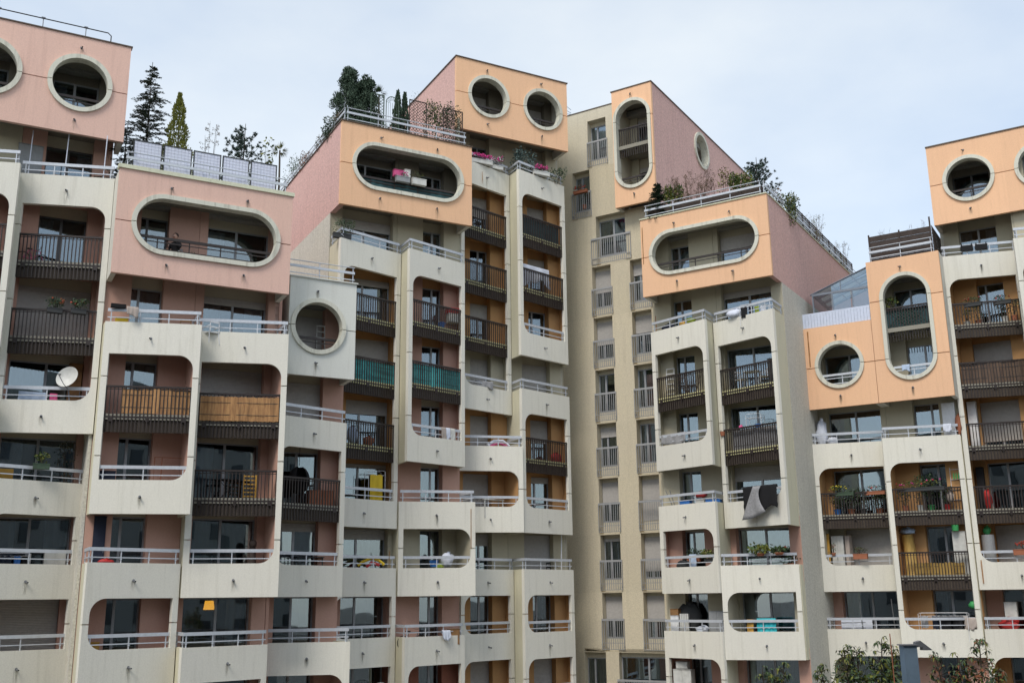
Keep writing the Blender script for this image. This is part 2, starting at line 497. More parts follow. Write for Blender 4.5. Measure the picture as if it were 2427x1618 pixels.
def window(bd, u0, u1, n, z0, z1, mull=None, shut=0., cur='', frame='frame', key=0, room=True, pad=.2):
    wd, h = u1 - u0, z1 - z0
    mx = [mull - u0] if mull else [wd / 2]
    def f():
        a = MB(); t = .055
        a.box(0, t, 0, .07, 0, h); a.box(wd - t, wd, 0, .07, 0, h); a.box(t, wd - t, 0, .07, h - t, h); a.box(t, wd - t, 0, .07, 0, t + .03)
        for x in mx: a.box(x - .045, x + .045, -.015, .055, t + .03, h - t)
        return a.mesh('window', frame)
    o = bd.put(cached(('win', round(wd, 2), round(h, 2), round(mx[0], 2), frame), f), 'window', None, u0, n, z0)
    xs = [.055] + mx + [wd - .055]
    for i in range(len(xs) - 1):
        x0, x1 = xs[i] + (.045 if i else 0), xs[i + 1] - (.045 if i < len(xs) - 2 else 0)
        pw, ph = x1 - x0, h - .14
        po = link('pane', cached(('pane', round(pw, 2), round(ph, 2)), lambda: MB().box(0, pw, 0, .012, 0, ph).mesh('pane', 'glass')), o, (x0, .02 + .012 * i, .085))
        rp = random.Random(key * 5 + i); po.rotation_euler = (R(rp.uniform(-.5, .5)), 0, R(rp.uniform(-.8, .8)))
    if shut > 0:
        link('roller_shutter', shutter_mesh(wd - .03, h * min(1, shut) - .05), o, (.015, -.04, h))
    if shut < .97:
        r = random.Random(key * 7 + 3)
        if not cur and room and r.random() < .6: cur = r.choice(('l', 'r', 'c', 'lr', 'g', 'd'))
        if 'c' in cur: link('curtain', curtain_mesh(wd - .15, .1, h - .08, 'curtain', key), o, (.07, .22, 0))
        if 'g' in cur: link('curtain', curtain_mesh(wd - .15, .1, h - .08, 'curtaing', key), o, (.07, .22, 0))
        if 'd' in cur: link('curtain', curtain_mesh(wd * .3, .1, h - .08, 'drape', key), o, (.07, .25, 0))
        if 'l' in cur: link('curtain', curtain_mesh(wd * .28, .1, h - .08, 'curtain', key), o, (.07, .2, 0))
        if 'r' in cur: link('curtain', curtain_mesh(wd * .28, .1, h - .08, 'curtain', key + 1), o, (wd * .68, .2, 0))
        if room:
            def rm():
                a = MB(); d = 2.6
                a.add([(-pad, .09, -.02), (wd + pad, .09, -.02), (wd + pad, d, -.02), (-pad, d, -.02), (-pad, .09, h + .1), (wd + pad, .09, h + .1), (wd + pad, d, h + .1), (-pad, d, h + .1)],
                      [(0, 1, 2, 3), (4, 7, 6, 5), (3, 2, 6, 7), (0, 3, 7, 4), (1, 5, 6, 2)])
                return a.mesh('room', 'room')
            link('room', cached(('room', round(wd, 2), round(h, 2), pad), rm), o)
    return o

WALLC = {'s': 'salmon', 'o': 'amber', 'c': 'cream', 'r': 'brick', 't': 'towerL', 'd': 'dim'}
def cell(bd, u0, u1, nb, k, w0, w1, mull=None, shut=0., wall='s', lint=None, cur='', frame='frame'):
    """one storey of recessed wall: piers, lintel and window"""
    yF, yB = nb - 1.33, nb - 1.72
    a = MB(); z0, z1 = fl(k), fl(k + 1) - .2
    B = lambda x0, x1, n0, n1, za, zb, mi=0: a.box(x0 - u0, x1 - u0, -(n0 - yF), -(n1 - yF), za - z0, zb - z0, mi)
    B(u0, w0, yF, yB - .1, z0 - .2, z1); B(w1, u1, yF, yB - .1, z0 - .2, z1)
    B(w0, w1, yB, yB - .1, z0 + 2.15, z1, 1); B(w0, w1, yF, yB - .1, z0 - .2, z0, 0)
    bd.put(a, 'balcony_wall', [WALLC[wall], WALLC[lint or ('c' if wall == 's' else wall)]], u0, yF, z0)
    return window(bd, w0, w1, yB - .01, z0, z0 + 2.15, mull, shut, cur, frame, key=int(u0 * 10) + k)

def splay(nb, sg, near):
    """front line of a splayed screen: (n at left, n at right)"""
    return (nb - .66, nb + .30) if sg == '+' else (nb + near, nb + near - .95)

def panel(bd, u0, u1, nb, spec, mat='panel', near=.2, edge='slab', top=True, walls={}):
    sg, kb, kt, holes = spec[:4]
    nl, nr = splay(nb, sg, near)
    u0 += .02; u1 -= .02
    du = u1 - u0
    th = math.atan2(nr - nl, du)                 # rotation in frame (positive: right end nearer)
    L = math.hypot(du, nr - nl); T = .17
    rz = -th
    rl, rr = (.0, .52) if sg == '+' else (.52, .0)
    hp = []
    for h in holes:
        hp.append(rrect(.21, L - .21, fl(h[0]) + PAR, fl(h[1]) + BOT, rl, rr))
    zs = [fl(kb) + BOT] + [fl(j) + JOINT for j in range(kb, kt)] + [fl(kt) + PAR]
    for i in range(len(zs) - 1):
        za, zb = zs[i] + (GAP if i else 0), zs[i + 1] - (GAP if i < len(zs) - 2 else 0)
        z0 = zs[i]
        for mb in band_piece(0, L, za - z0, zb - z0, [[(x, z - z0) for x, z in h] for h in hp], 0, T):
            bd.put(mb, 'facade_panel', mat, u0, nl, z0, rz)
    nF = lambda u: nl + (nr - nl) * (u - u0) / du
    zb, zt = fl(kb) + BOT, fl(kt) + PAR
    yF = nb - 1.325
    # side returns
    for (a, b) in ((u0, u0 + .12), (u1 - .12, u1)):
        fa, fb = nF(a) - T / math.cos(th) - .004, nF(b) - T / math.cos(th) - .004
        mb = MB().prism([(a, -yF), (a, -fa), (b, -fb), (b, -yF)][::-1], zb, zt)
        # prism in (x, y=-n)
        bd.put(mb.mesh('side_return', 'panelY'), 'side_return', None, 0, 0, 0)
    # slabs, rails, linings
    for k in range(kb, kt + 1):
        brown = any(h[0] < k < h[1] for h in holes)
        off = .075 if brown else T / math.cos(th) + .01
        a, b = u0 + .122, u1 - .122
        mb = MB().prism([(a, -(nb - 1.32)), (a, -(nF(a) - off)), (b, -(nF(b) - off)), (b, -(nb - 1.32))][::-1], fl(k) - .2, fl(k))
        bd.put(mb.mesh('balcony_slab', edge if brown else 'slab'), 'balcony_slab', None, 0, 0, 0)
        ca, sa = math.cos(th), math.sin(th)
        def loc(x, y):                       # panel-local x, y(depth) -> frame u, n
            return u0 + x * ca + y * sa, nl + x * sa - y * ca
        if brown:
            uu, nn = loc(.215, .02)
            rail(bd, 'b', uu, nn, k, L - .43, rz)
            uu, nn = loc(.215, .13)
            fm = cached(('fascia', round(L, 2)), lambda: MB().box(0, L - .43, 0, .08, -.64, -.205).mesh('slab_fascia', 'taupe'))
            bd.put(fm, 'slab_fascia', None, uu, nn, fl(k), rz)
        elif any(h[0] == k for h in holes):
            uu, nn = loc(.215, .06)
            rail(bd, 'w', uu, nn, k, L - .43, rz)
        if k == kt and top:
            uu, nn = loc(.05, .05)
            rail(bd, 'w', uu, nn, k, L - .1, rz)
            # return of the rail along the projecting side
            if sg == '-':
                uu, nn = loc(.05, .10); ln = (nn - yF) * .92
                if ln > .4: rail(bd, 'w', uu, nn - ln, k, ln, R(-90))
            else:
                uu, nn = loc(L - .05, .10); ln = (nn - yF) * .92
                if ln > .4: rail(bd, 'w', uu, nn, k, ln, R(90))
        if not brown:
            uu, nn = loc(L / 2 + random.uniform(-.1, .1), 0)
            spout(bd, uu, nn, fl(k) - .08, rz + random.uniform(-.3, .3), rz)
    for h in holes:
        for k in range(h[0], h[1]):
            wc = walls.get(k, 's')
            for (a, b) in ((u0 + .123, u0 + .15), (u1 - .15, u1 - .123)):
                fa = nF((a + b) / 2) - T / math.cos(th) - .03
                bd.put(MB().box(a, b, -fa, -(yF + .01), fl(k) + .004, fl(k + 1) - .204).mesh('balcony_side', WALLC[wc]), 'balcony_side', None, 0, 0, 0)

def ring(bd, poly_o, poly_i, n, mat='trim', seams=(), proud=.09, depth=.30):
    """raised trim round a round or pill shaped opening, cut at the panel joints"""
    cx = sum(p[0] for p in poly_o) / len(poly_o); zc = sum(p[1] for p in poly_o) / len(poly_o)
    zs = [min(p[1] for p in poly_o) - .01] + list(seams) + [max(p[1] for p in poly_o) + .01]
    for i in range(len(zs) - 1):
        za, zb = zs[i] + (GAP * .8 if i else 0), zs[i + 1] - (GAP * .8 if i < len(zs) - 2 else 0)
        k = len(poly_o); segs = []
        for j in range(k):
            q = clip([poly_o[j], poly_o[(j + 1) % k], poly_i[(j + 1) % k], poly_i[j]], za, zb)
            ar = sum(q[t][0] * q[(t + 1) % len(q)][1] - q[(t + 1) % len(q)][0] * q[t][1] for t in range(len(q))) if len(q) > 2 else 0
            segs.append(None if abs(ar) < 1e-7 else (q if ar > 0 else q[::-1]))
        st = next((j for j in range(k) if segs[j] is None), 0)
        run = []; runs = []
        for j in range(k):
            q = segs[(st + j) % k]
            if q is None:
                if run: runs.append(run); run = []
            else: run.append(q)
        if run: runs.append(run)
        for run in runs:
            mb = MB()
            for q in run:
                m_ = len(q)
                v = [(x - cx, -proud, z - zc) for x, z in q] + [(x - cx, depth, z - zc) for x, z in q]
                mb.add(v, [tuple(range(m_)), tuple(reversed(range(m_, 2 * m_)))] + [((t + 1) % m_, t, m_ + t, m_ + (t + 1) % m_) for t in range(m_)])
            mb.weld(); bd.put(mb, 'round_trim', mat, cx, n, zc)

def pill(x0, x1, z0, z1, n=12):
    r = min(x1 - x0, z1 - z0) / 2
    return rrect(x0, x1, z0, z1, r - 1e-4, r - 1e-4, n)

def boxfront(bd, u0, u1, n, k0, k1, mods, mat, sidemat='panel', topx=PAR, left=True, right=True, T=.17, dep=1.31):
    """projecting top box with round openings.  mods: (ua, ub, hole u0, u1, z0, z1)"""
    zb, zt = fl(k0) + BOT, fl(k1) + topx
    seams = [fl(j) + JOINT for j in range(k0, k1)]
    zs = [zb] + seams + [zt]
    for (ua, ub, h0, h1, hz0, hz1) in mods:
        ho = pill(h0, h1, hz0, hz1)
        hc = pill(h0 + .06, h1 - .06, hz0 + .06, hz1 - .06)
        hi = pill(h0 + .17, h1 - .17, hz0 + .17, hz1 - .17)
        for i in range(len(zs) - 1):
            za, z_b = zs[i] + (GAP if i else 0), zs[i + 1] - (GAP if i < len(zs) - 2 else 0)
            z0 = zs[i]
            for mb in band_piece(0, ub - ua, za - z0, z_b - z0, [[(x - ua, z - z0) for x, z in hc]], 0, T):
                bd.put(mb, 'facade_panel', mat, ua, n, z0)
        ring(bd, ho, hi, n, seams=seams)
        um = (h0 + h1) / 2
        for du in ((-.25,) if h1 - h0 < 3 else (-1.4, 1.4)):
            spout(bd, um + du * (.3 if h1 - h0 < 3 else 1), n, hz0 - .35, random.uniform(-.4, .4))
            spout(bd, um + du * (.3 if h1 - h0 < 3 else 1), n, hz1 + .30, random.uniform(-.4, .4))
    if left: bd.put(MB().box(u0, u0 + .18, -n + T, -n + dep, zb, zt).mesh('box_side', sidemat), 'box_side', None, 0, 0, 0)
    if right: bd.put(MB().box(u1 - .18, u1, -n + T, -n + dep, zb, zt).mesh('box_side', sidemat), 'box_side', None, 0, 0, 0)
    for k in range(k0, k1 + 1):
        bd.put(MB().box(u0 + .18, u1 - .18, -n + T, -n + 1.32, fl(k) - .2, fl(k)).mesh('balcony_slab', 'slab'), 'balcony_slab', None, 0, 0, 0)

exec_parts = []
# ------------------------------------------------------------------ the buildings
def bays(bd, table):
    for b in table:
        u0, u1, nb = b['u']
        for k, c in b['cells'].items():
            cell(bd, u0 + .006, u1 - .006, nb, k, *c[:2], **c[2])
        walls = {k: c[2].get('wall', 's') for k, c in b['cells'].items()}
        for p in b['panels']:
            panel(bd, u0, u1, nb, p, near=b.get('near', .2), edge=b.get('edge', 'slabY'), mat=b.get('mat', 'panel'), walls=walls)

def cells(ks, w0, w1, mull, wall='s', ov={}, **kw):
    d = {}
    for k in ks:
        o = dict(mull=mull, wall=wall, **kw); a, b = w0, w1
        if k in ov:
            q = dict(ov[k]); a = q.pop('a', a); b = q.pop('b', b); o.update(q)
        d[k] = (a, b, o)
    return d

# --- pink block -----------------------------------------------------
pk = Bld('apartment_block', 'pink topped apartment block at the left edge with one long pill shaped opening', 'building', 'A', 4.05, -44)
low = lambda: ('+', -3, -2, [(-3, -2)])
bays(pk, [
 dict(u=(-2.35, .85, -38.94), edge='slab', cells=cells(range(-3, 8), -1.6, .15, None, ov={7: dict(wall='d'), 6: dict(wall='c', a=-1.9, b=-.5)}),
      panels=[('+', 4, 6, [(4, 6)]), ('+', 0, 3, [(0, 3)]), ('+', -3, -1, [(-3, -1)])]),
 dict(u=(.85, 4.05, -38.94), edge='slab', cells=cells(range(-3, 8), 1.7, 3.37, 2.5, ov={
        7: dict(wall='d'), 6: dict(frame='framed'), 5: dict(cur='', frame='framed'), 4: dict(a=1.25, b=3.75, shut=1), 3: dict(a=1.22, b=3.7, mull=2.47),
        2: dict(a=1.2, b=3.7, mull=2.45, cur='l'), 1: dict(a=1.2, b=3.77, mull=2.43), 0: dict(a=1.2, b=3.62, shut=1)}),
      panels=[('+', 3, 6, [(3, 6)]), ('-', -1, 2, [(1, 2), (0, 1), (-1, 0)]), ('+', -3, -2, [(-3, -2)])]),
 dict(u=(4.05, 7.25, -37.46), edge='slab', cells=cells(range(-3, 6), 4.95, 6.09, 5.26, ov={5: dict(a=5.1, b=6.12, mull=5.37, cur='', frame='framed'), 4: dict(cur='c'), 2: dict(a=4.93), 1: dict(a=4.93, cur='l')}),
      panels=[('+', 2, 4, [(2, 4)]), ('-', -1, 1, [(0, 1), (-1, 0)]), ('+', -3, -2, [(-3, -2)])]),
 dict(u=(7.25, 10.45, -37.46), edge='slab', cells=cells(range(-3, 6), 7.65, 10.0, 8.74, ov={5: dict(a=7.57, cur='l'), 4: dict(a=7.57, b=10.03, shut=.13, cur='lr'), 3: dict(shut=1), 2: dict(cur='l'), 1: dict(cur='g'), 0: dict(cur='r', a=7.51, b=9.94)}),
      panels=[('+', 1, 4, [(1, 4)]), ('-', -2, 0, [(-1, 0)])]),
])
boxfront(pk, -2.4, 4.25, -38.94, 7, 8, [(-2.4, .95, -1.75, .57, fl(7) + .22, fl(7) + 2.54), (.95, 4.25, 1.42, 3.69, fl(7) + .22, fl(7) + 2.54)], 'pink')
boxfront(pk, 4.05, 10.45, -37.46, 5, 6, [(4.05, 10.45, 4.58, 10.02, fl(5) + .20, fl(5) + 2.52)], 'pink')

# --- orange block ---------------------------------------------------
og = Bld('apartment_block', 'tallest cream apartment block in the middle with orange and grey boxes on top', 'building', 'A', 16.8, -46)
bays(og, [
 dict(u=(10.45, 13.62, -38.73), edge='slab', near=.18, cells=cells(range(-3, 5), 11.0, 12.75, 11.87, ov={4: dict(shut=.85), 3: dict(shut=1), 1: dict(shut=.15, cur='c'), 2: dict(cur='r'), 0: dict(a=11.1)}),
      panels=[('-', 1, 3, [(1, 3)]), ('+', -1, 0, [(-1, 0)]), ('-', -3, -2, [(-3, -2)])]),
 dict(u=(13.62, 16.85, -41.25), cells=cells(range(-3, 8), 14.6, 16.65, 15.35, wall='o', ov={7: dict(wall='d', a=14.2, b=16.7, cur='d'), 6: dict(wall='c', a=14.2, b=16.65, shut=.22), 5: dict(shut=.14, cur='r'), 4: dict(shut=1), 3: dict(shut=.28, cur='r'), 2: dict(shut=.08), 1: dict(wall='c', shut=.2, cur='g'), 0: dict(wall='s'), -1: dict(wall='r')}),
      panels=[('-', 2, 6, [(2, 6)]), ('-', -1, 1, [(0, 1), (-1, 0)]), ('+', -3, -2, [(-3, -2)])]),
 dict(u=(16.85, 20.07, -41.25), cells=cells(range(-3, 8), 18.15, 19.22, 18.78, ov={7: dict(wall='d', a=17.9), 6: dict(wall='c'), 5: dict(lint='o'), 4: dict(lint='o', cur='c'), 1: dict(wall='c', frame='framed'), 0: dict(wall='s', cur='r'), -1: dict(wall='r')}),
      panels=[('-', 3, 6, [(3, 6)]), ('+', 1, 2, [(1, 2)]), ('-', -2, 0, [(-1, 0)])]),
 dict(u=(20.07, 23.25, -42.67), cells=cells(range(-3, 10), 21.28, 22.4, 21.9, wall='o', ov={9: dict(wall='d', a=21.4, shut=.4), 8: dict(wall='c'), 7: dict(shut=.5), 6: dict(cur='r'), 5: dict(shut=.36), 4: dict(wall='c', shut=1), 3: dict(shut=1), 2: dict(a=20.9, shut=1), 1: dict(wall='c', a=21.3, shut=.25), -1: dict(shut=1)}),
      panels=[('-', 4, 8, [(4, 8)]), ('+', 2, 3, [(2, 3)]), ('-', -1, 1, [(0, 1), (-1, 0)]), ('+', -3, -2, [(-3, -2)])]),
 dict(u=(23.25, 26.5, -42.67), cells=cells(range(-3, 10), 24.55, 25.73, 24.95, wall='o', ov={9: dict(wall='d', shut=.5), 8: dict(wall='c', shut=.35), 7: dict(shut=.6), 6: dict(shut=.5), 5: dict(cur='c'), 4: dict(wall='c', a=24.12, shut=1), 3: dict(shut=.52), 2: dict(shut=.14, cur='lr'), 1: dict(wall='c', a=24.12, shut=1), -1: dict(shut=1)}),
      panels=[('-', 5, 8, [(5, 8)]), ('-', 2, 4, [(2, 4)]), ('-', -1, 1, [(0, 1), (-1, 0)]), ('+', -3, -2, [(-3, -2)])]),
])
boxfront(og, 10.85, 13.6, -38.73, 4, 5, [(10.85, 13.6, 10.92, 13.18, fl(4) + .22, fl(4) + 2.50)], 'grey', 'grey')
boxfront(og, 13.6, 20.06, -41.25, 7, 8, [(13.6, 20.06, 14.12, 19.62, fl(7) + .24, fl(7) + 2.54)], 'orange', left=False)
boxfront(og, 19.9, 26.33, -42.67, 9, 10, [(19.9, 23.3, 20.54, 22.86, fl(9) + .22, fl(9) + 2.52), (23.3, 26.33, 23.68, 26.0, fl(9) + .22, fl(9) + 2.52)], 'orange', topx=.40, left=False)

# --- right hand orange pill block -------------------------------------
rb = Bld('apartment_block', 'apartment block right of the tan tower with a long rose side wall', 'building', 'B', -16.9, -50)
bays(rb, [
 dict(u=(-20.1, -16.9, -44.58), cells=cells(range(-3, 7), -19.25, -18.16, -18.82, wall='c', ov={6: dict(cur='c'), 1: dict(wall='s'), -1: dict(wall='s', cur='c')}),
      panels=[('+', 3, 5, [(3, 5)]), ('+', 1, 2, [(1, 2)]), ('+', -1, 0, [(-1, 0)]), ('-', -3, -2, [(-3, -2)])]),
 dict(u=(-16.9, -13.67, -44.58), cells=cells(range(-3, 7), -16.65, -14.2, -15.37, wall='c', ov={6: dict(shut=.3, cur='c'), 5: dict(shut=.14, cur='lr'), 3: dict(), 2: dict(shut=.3), 1: dict(wall='s', cur='g'), 0: dict(cur='r'), -1: dict(wall='s')}),
      panels=[('+', 2, 5, [(2, 5)]), ('-', 0, 1, [(0, 1)]), ('-', -3, -1, [(-3, -1)])]),
])
boxfront(rb, -20.1, -13.67, -44.58, 6, 7, [(-20.1, -13.67, -19.67, -14.15, fl(6) + .22, fl(6) + 2.51)], 'orange', right=False)

# --- far right block ---------------------------------------------------
fr_ = Bld('apartment_block', 'apartment block at the right edge with orange round windows and one tall orange pill window', 'building', 'B', -10.5, -54)
bays(fr_, [
 dict(u=(-13.72, -10.5, -48.87), near=.05, edge='slab', cells=cells(range(-3, 5), -13.25, -10.75, -11.97, wall='c', ov={4: dict(a=-13.2, b=-11.4, mull=-12.03), 3: dict(), 2: dict(wall='o'), 1: dict(shut=1, a=-12.9), 0: dict(wall='s', cur='l')}),
      panels=[('-', 1, 3, [(1, 3)]), ('-', -1, 0, [(-1, 0)]), ('-', -3, -2, [(-3, -2)])]),
 dict(u=(-10.5, -7.28, -48.87), near=.08, edge='slab', cells=cells(range(-3, 6), -9.3, -8.15, -8.52, wall='o', ov={5: dict(wall='c', a=-9.66, mull=-8.9, cur='c'), 4: dict(wall='c'), 3: dict(wall='c', cur='c'), 0: dict(b=-7.55), -1: dict(wall='s')}),
      panels=[('-', 0, 3, [(0, 3)]), ('-', -3, -1, [(-3, -1)])]),
 dict(u=(-7.28, -4.08, -50.13), edge='slab', cells=cells(range(-3, 8), -6.6, -4.94, -5.76, wall='o', ov={7: dict(wall='d', frame='framed'), 6: dict(wall='c', cur='lr'), 5: dict(a=-6.1, mull=-5.74), 4: dict(shut=1), 3: dict(shut=.85), 1: dict(shut=1), 0: dict(wall='s')}),
      panels=[('-', 1, 6, [(1, 6)]), ('-', -1, 0, [(-1, 0)]), ('-', -3, -2, [(-3, -2)])]),
 dict(u=(-4.08, -.88, -49.2), edge='slab', cells=cells(range(-3, 8), -3.4, -1.74, -2.56, wall='o', ov={7: dict(wall='c'), 6: dict(wall='c')}),
      panels=[('-', 3, 6, [(3, 6)]), ('-', 0, 2, [(0, 2)]), ('-', -3, -1, [(-3, -1)])]),
])
boxfront(fr_, -13.67, -10.48, -48.85, 4, 5, [(-13.67, -10.48, -13.24, -10.95, fl(4) + .22, fl(4) + 2.50)], 'orange', left=False)
boxfront(fr_, -10.46, -7.2, -48.85, 4, 6, [(-10.46, -7.2, -9.98, -7.71, fl(4) + .24, fl(5) + 2.54)], 'orange')
boxfront(fr_, -7.42, -.9, -50.13, 7, 8, [(-7.42, -4.15, -6.84, -4.56, fl(7) + .22, fl(7) + 2.50), (-4.15, -.9, -3.72, -1.44, fl(7) + .22, fl(7) + 2.50)], 'orange', 'side')

# --- tan tower ---------------------------------------------------------
tw = Bld('apartment_block', 'tan roughcast tower in the corner with columns of small railed windows', 'building', 'B', -24, -50)
TN = -47.0
strips = []
def tstrip(u0, u1, k, mull=None, shut=0., cur='', wide=0):
    strips.append((u0, u1, fl(k) - .53, fl(k) + 2.27, k, mull, shut, cur, wide))
tstrip(-24.1, -22.98, 9, cur='')
tstrip(-25.12, -24.06, 8, cur='')
tstrip(-23.77, -22.05, 7, cur='l')
for k, s, c in ((6, .6, 'd'), (5, .62, 'c'), (4, 0, ''), (3, .25, 'c'), (2, .5, 'c'), (1, .07, 'c'), (0, .55, '')): tstrip(-24.09, -22.99, k, shut=s, cur=c)
for k, s, c in ((6, .3, 'c'), (5, .45, 'c'), (4, 0, ''), (3, 0, 'c'), (2, 1, ''), (1, .82, ''), (0, .6, '')): tstrip(-21.87, -20.77, k, shut=s, cur=c)
holes_t = [[(a, z0), (b, z0), (b, z1), (a, z1)] for a, b, z0, z1, *_ in strips]
ext = [(-25.14, -23.98, fl(-1) + .4, fl(-1) + 2.4), (-23.28, -20.4, fl(-1) - .4, fl(-1) + 2.4)]
# group the openings into storey bands so that the wall is a stack of storey-high slabs
zj = [0] + [fl(k) - .56 for k in range(-2, 10)] + [EYE + 26.17]
for i in range(len(zj) - 1):
    za, zb = zj[i], zj[i + 1]
    hs = []
    for h in holes_t + [[(a, z0), (b, z0), (b, z1), (a, z1)] for a, b, z0, z1 in ext]:
        lo, hi = max(za + .012, h[0][1]), min(zb - .012, h[2][1])
        if hi - lo > .1: hs.append((h[0][0], h[1][0], lo, hi))
    mb = MB()
    ur = -22.04 if za >= fl(8) - .6 else -20.12
    mb.plate([(-28.2, za), (ur, za), (ur, zb), (-28.2, zb)], 0, .6, 0,
             [[(a, l), (b, l), (b, h), (a, h)] for a, b, l, h in hs])
    tw.put(mb, 'tower_wall', 'towerL' if i >= len(zj) - 2 else 'tower', 0, TN, 0)
for a, b, z0, z1, k, mull, shut, cur, wide in strips:
    tw.put(MB().box(a - .02, b + .02, .42, .55, z0 - .02, fl(k) + .06), 'window_spandrel', 'towerL', 0, TN, 0)
    tw.put(MB().box(a - .02, b + .02, .42, .55, fl(k) + 2.05, z1 + .02), 'window_spandrel', 'towerL', 0, TN, 0)
    window(tw, a, b, TN - .44, fl(k) + .06, fl(k) + 2.05, mull or (a + (b - a) * .36 if b - a < 1.5 else None), shut, cur, key=k * 3 + int(a))
    e = .06 if b - a < 1.5 else .30
    rail(tw, 't', a - e + (.02 if e < .1 else 0), TN + .07, k, b - a + 2 * e, 0)
a, b, z0, z1 = ext[0]
window(tw, a, b, TN - .3, z0 + .08, z0 + 1.55, a + .42, 0, 'c', key=5)
mb = MB(); mb.box(a, b, .28, .5, z0 + 1.55, z1); mb.box(a - .05, b + .05, -.08, .3, z0 - .03, z0 + .078); tw.put(mb, 'window_sill', 'towerL', 0, TN, 0)
a, b, z0, z1 = ext[1]
window(tw, a, b, TN - .3, z0 + .4, z0 + 2.42, None, 0, 'g', key=9)
mb = MB(); mb.box(a, b, .28, .5, z0 + 2.42, z1); mb.box(a, b, .28, .5, z0, z0 + .4); tw.put(mb, 'window_spandrel', 'towerL', 0, TN, 0)
rail(tw, 't', a - .1, TN + .07, -1, b - a + .2, 0)
# vertical pill box
xn = -46.23
zb_, zt_ = fl(8) + BOT, EYE + 26.40
hz0, hz1 = fl(8) + .22, fl(9) + 2.50
hu0, hu1 = -22.13, -19.98
ho, hc, hi = pill(hu0, hu1, hz0, hz1), pill(hu0 + .06, hu1 - .06, hz0 + .06, hz1 - .06), pill(hu0 + .17, hu1 - .17, hz0 + .17, hz1 - .17)
seams = [fl(8) + JOINT, fl(9) + JOINT]
zs = [zb_] + seams + [zt_]
for i in range(3):
    za, zb = zs[i] + (GAP if i else 0), zs[i + 1] - (GAP if i < 2 else 0)
    for mb in band_piece(-22.2, -19.9, za, zb, [hc], 0, .17): tw.put(mb, 'facade_panel', 'orange', 0, xn, 0)
ring(tw, ho, hi, xn, seams=seams, depth=.4)
spout(tw, -21.1, xn, hz1 + .28, .5); spout(tw, -21.1, xn, hz0 - .3, .2)
tw.put(MB().box(-22.2, -22.03, .17, .76, zb_, zt_), 'box_side', 'panel', 0, xn, 0)
for k in (8, 9, 10): tw.put(MB().box(-22.03, -19.93, .18, 2.2, fl(k) - .2, fl(k)), 'balcony_slab', 'slab', 0, xn, 0)
tw.put(MB().box(-22.03, -21.55, 1.75, 2.0, fl(8), fl(10) - .2).box(-21.55, -19.93, 1.9, 2.0, fl(8) + 2.05, fl(9) - .2).box(-21.55, -19.93, 1.9, 2.0, fl(9) + 2.05, fl(10) - .2), 'balcony_wall', 'cream', 0, xn, 0)
tw.put(MB().box(-22.03, -22.0, .4, 1.9, fl(8), fl(9) - .2).box(-22.03, -22.0, .4, 1.9, fl(9), fl(10) - .2), 'balcony_side', 'cream', 0, xn, 0)
window(tw, -21.55, -20.1, xn - 1.9, fl(8), fl(8) + 2.05, -20.6, .12, 'c', key=1, pad=.02)
window(tw, -21.55, -20.1, xn - 1.9, fl(9), fl(9) + 2.05, -20.6, .2, '', key=2, pad=.02)
rail(tw, 'b', -21.95, xn - .2, 9, 1.85, 0)
rail(tw, 'f', -21.95, xn - .25, 8, 1.85, 0)

# --- masses behind the facades: side walls and roofs --------------------
BACK = -66
def sidewall(bd, u, t, n0, z0, z1, mat, n1=BACK, name='side_wall'):
    bd.put(MB().box(u, u + t, -n0, -n1, z0, z1).mesh(name, mat), name, None, 0, 0, 0)
def roof(bd, u0, u1, n0, k, n1=BACK, dz=0.0):
    bd.put(MB().box(u0, u1, -n0, -n1, fl(k) - .3 + dz, fl(k) + dz).mesh('flat_roof', 'roof'), 'flat_roof', None, 0, 0, 0)
def cap(bd, u0, u1, n0, n1, z, mat='cap', h=.05):
    bd.put(MB().box(u0, u1, -n0, -n1, z, z + h).mesh('parapet_capping', mat), 'parapet_capping', None, 0, 0, 0)

roof(pk, -2.3, 3.84, -40.275, 8, -60); sidewall(pk, 3.85, .19, -40.3, fl(6), fl(8) + .5, 'pink', -60)
sidewall(pk, -2.5, .12, -40.3, 0, fl(8) + .5, 'pink', -60)
roof(pk, 4.06, 10.28, -38.795, 6, -60); sidewall(pk, 10.3, .14, -38.79, fl(4), fl(6) + .48, 'pink', -60)
cap(pk, -2.45, 4.3, -38.9, -39.2, fl(8) + .5)
pk.put(MB().box(4.0, 7.27, -.06, .3, 0, .15).box(7.28, 10.5, -.06, .3, 0, .15), 'parapet_capping', 'coping', 0, -37.46, fl(6) + .5)
roof(og, 10.6, 13.48, -40.065, 5, -60)
cap(og, 10.8, 13.65, -38.66, -38.95, fl(5) + .5, 'grey', .05)
sidewall(og, 13.6, .25, -42.58, 0, fl(7) + BOT, 'side'); 
sidewall(og, 13.6, .25, -41.42, fl(7) + BOT, fl(8) + .5, 'rose')
roof(og, 13.86, 19.88, -42.585, 8); roof(og, 20.08, 26.34, -44.005, 10)
cap(og, 13.55, 20.1, -41.2, -41.5, fl(8) + .5); cap(og, 13.55, 13.87, -41.5, BACK, fl(8) + .5)
sidewall(og, 19.9, .17, -42.84, fl(8), fl(10) + .4, 'rose')
cap(og, 19.85, 26.38, -42.62, -42.9, fl(10) + .4); cap(og, 19.85, 20.1, -42.9, BACK, fl(10) + .4)
sidewall(og, 26.36, .14, -44.0, 0, fl(10) + .3, 'side', -50)
roof(rb, -20.08, -13.88, -45.915, 7)
sidewall(rb, -13.87, .2, -45.92, 0, fl(6) + BOT, 'side'); sidewall(rb, -13.87, .2, -44.75, fl(6) + BOT, fl(7) + .5, 'rose')
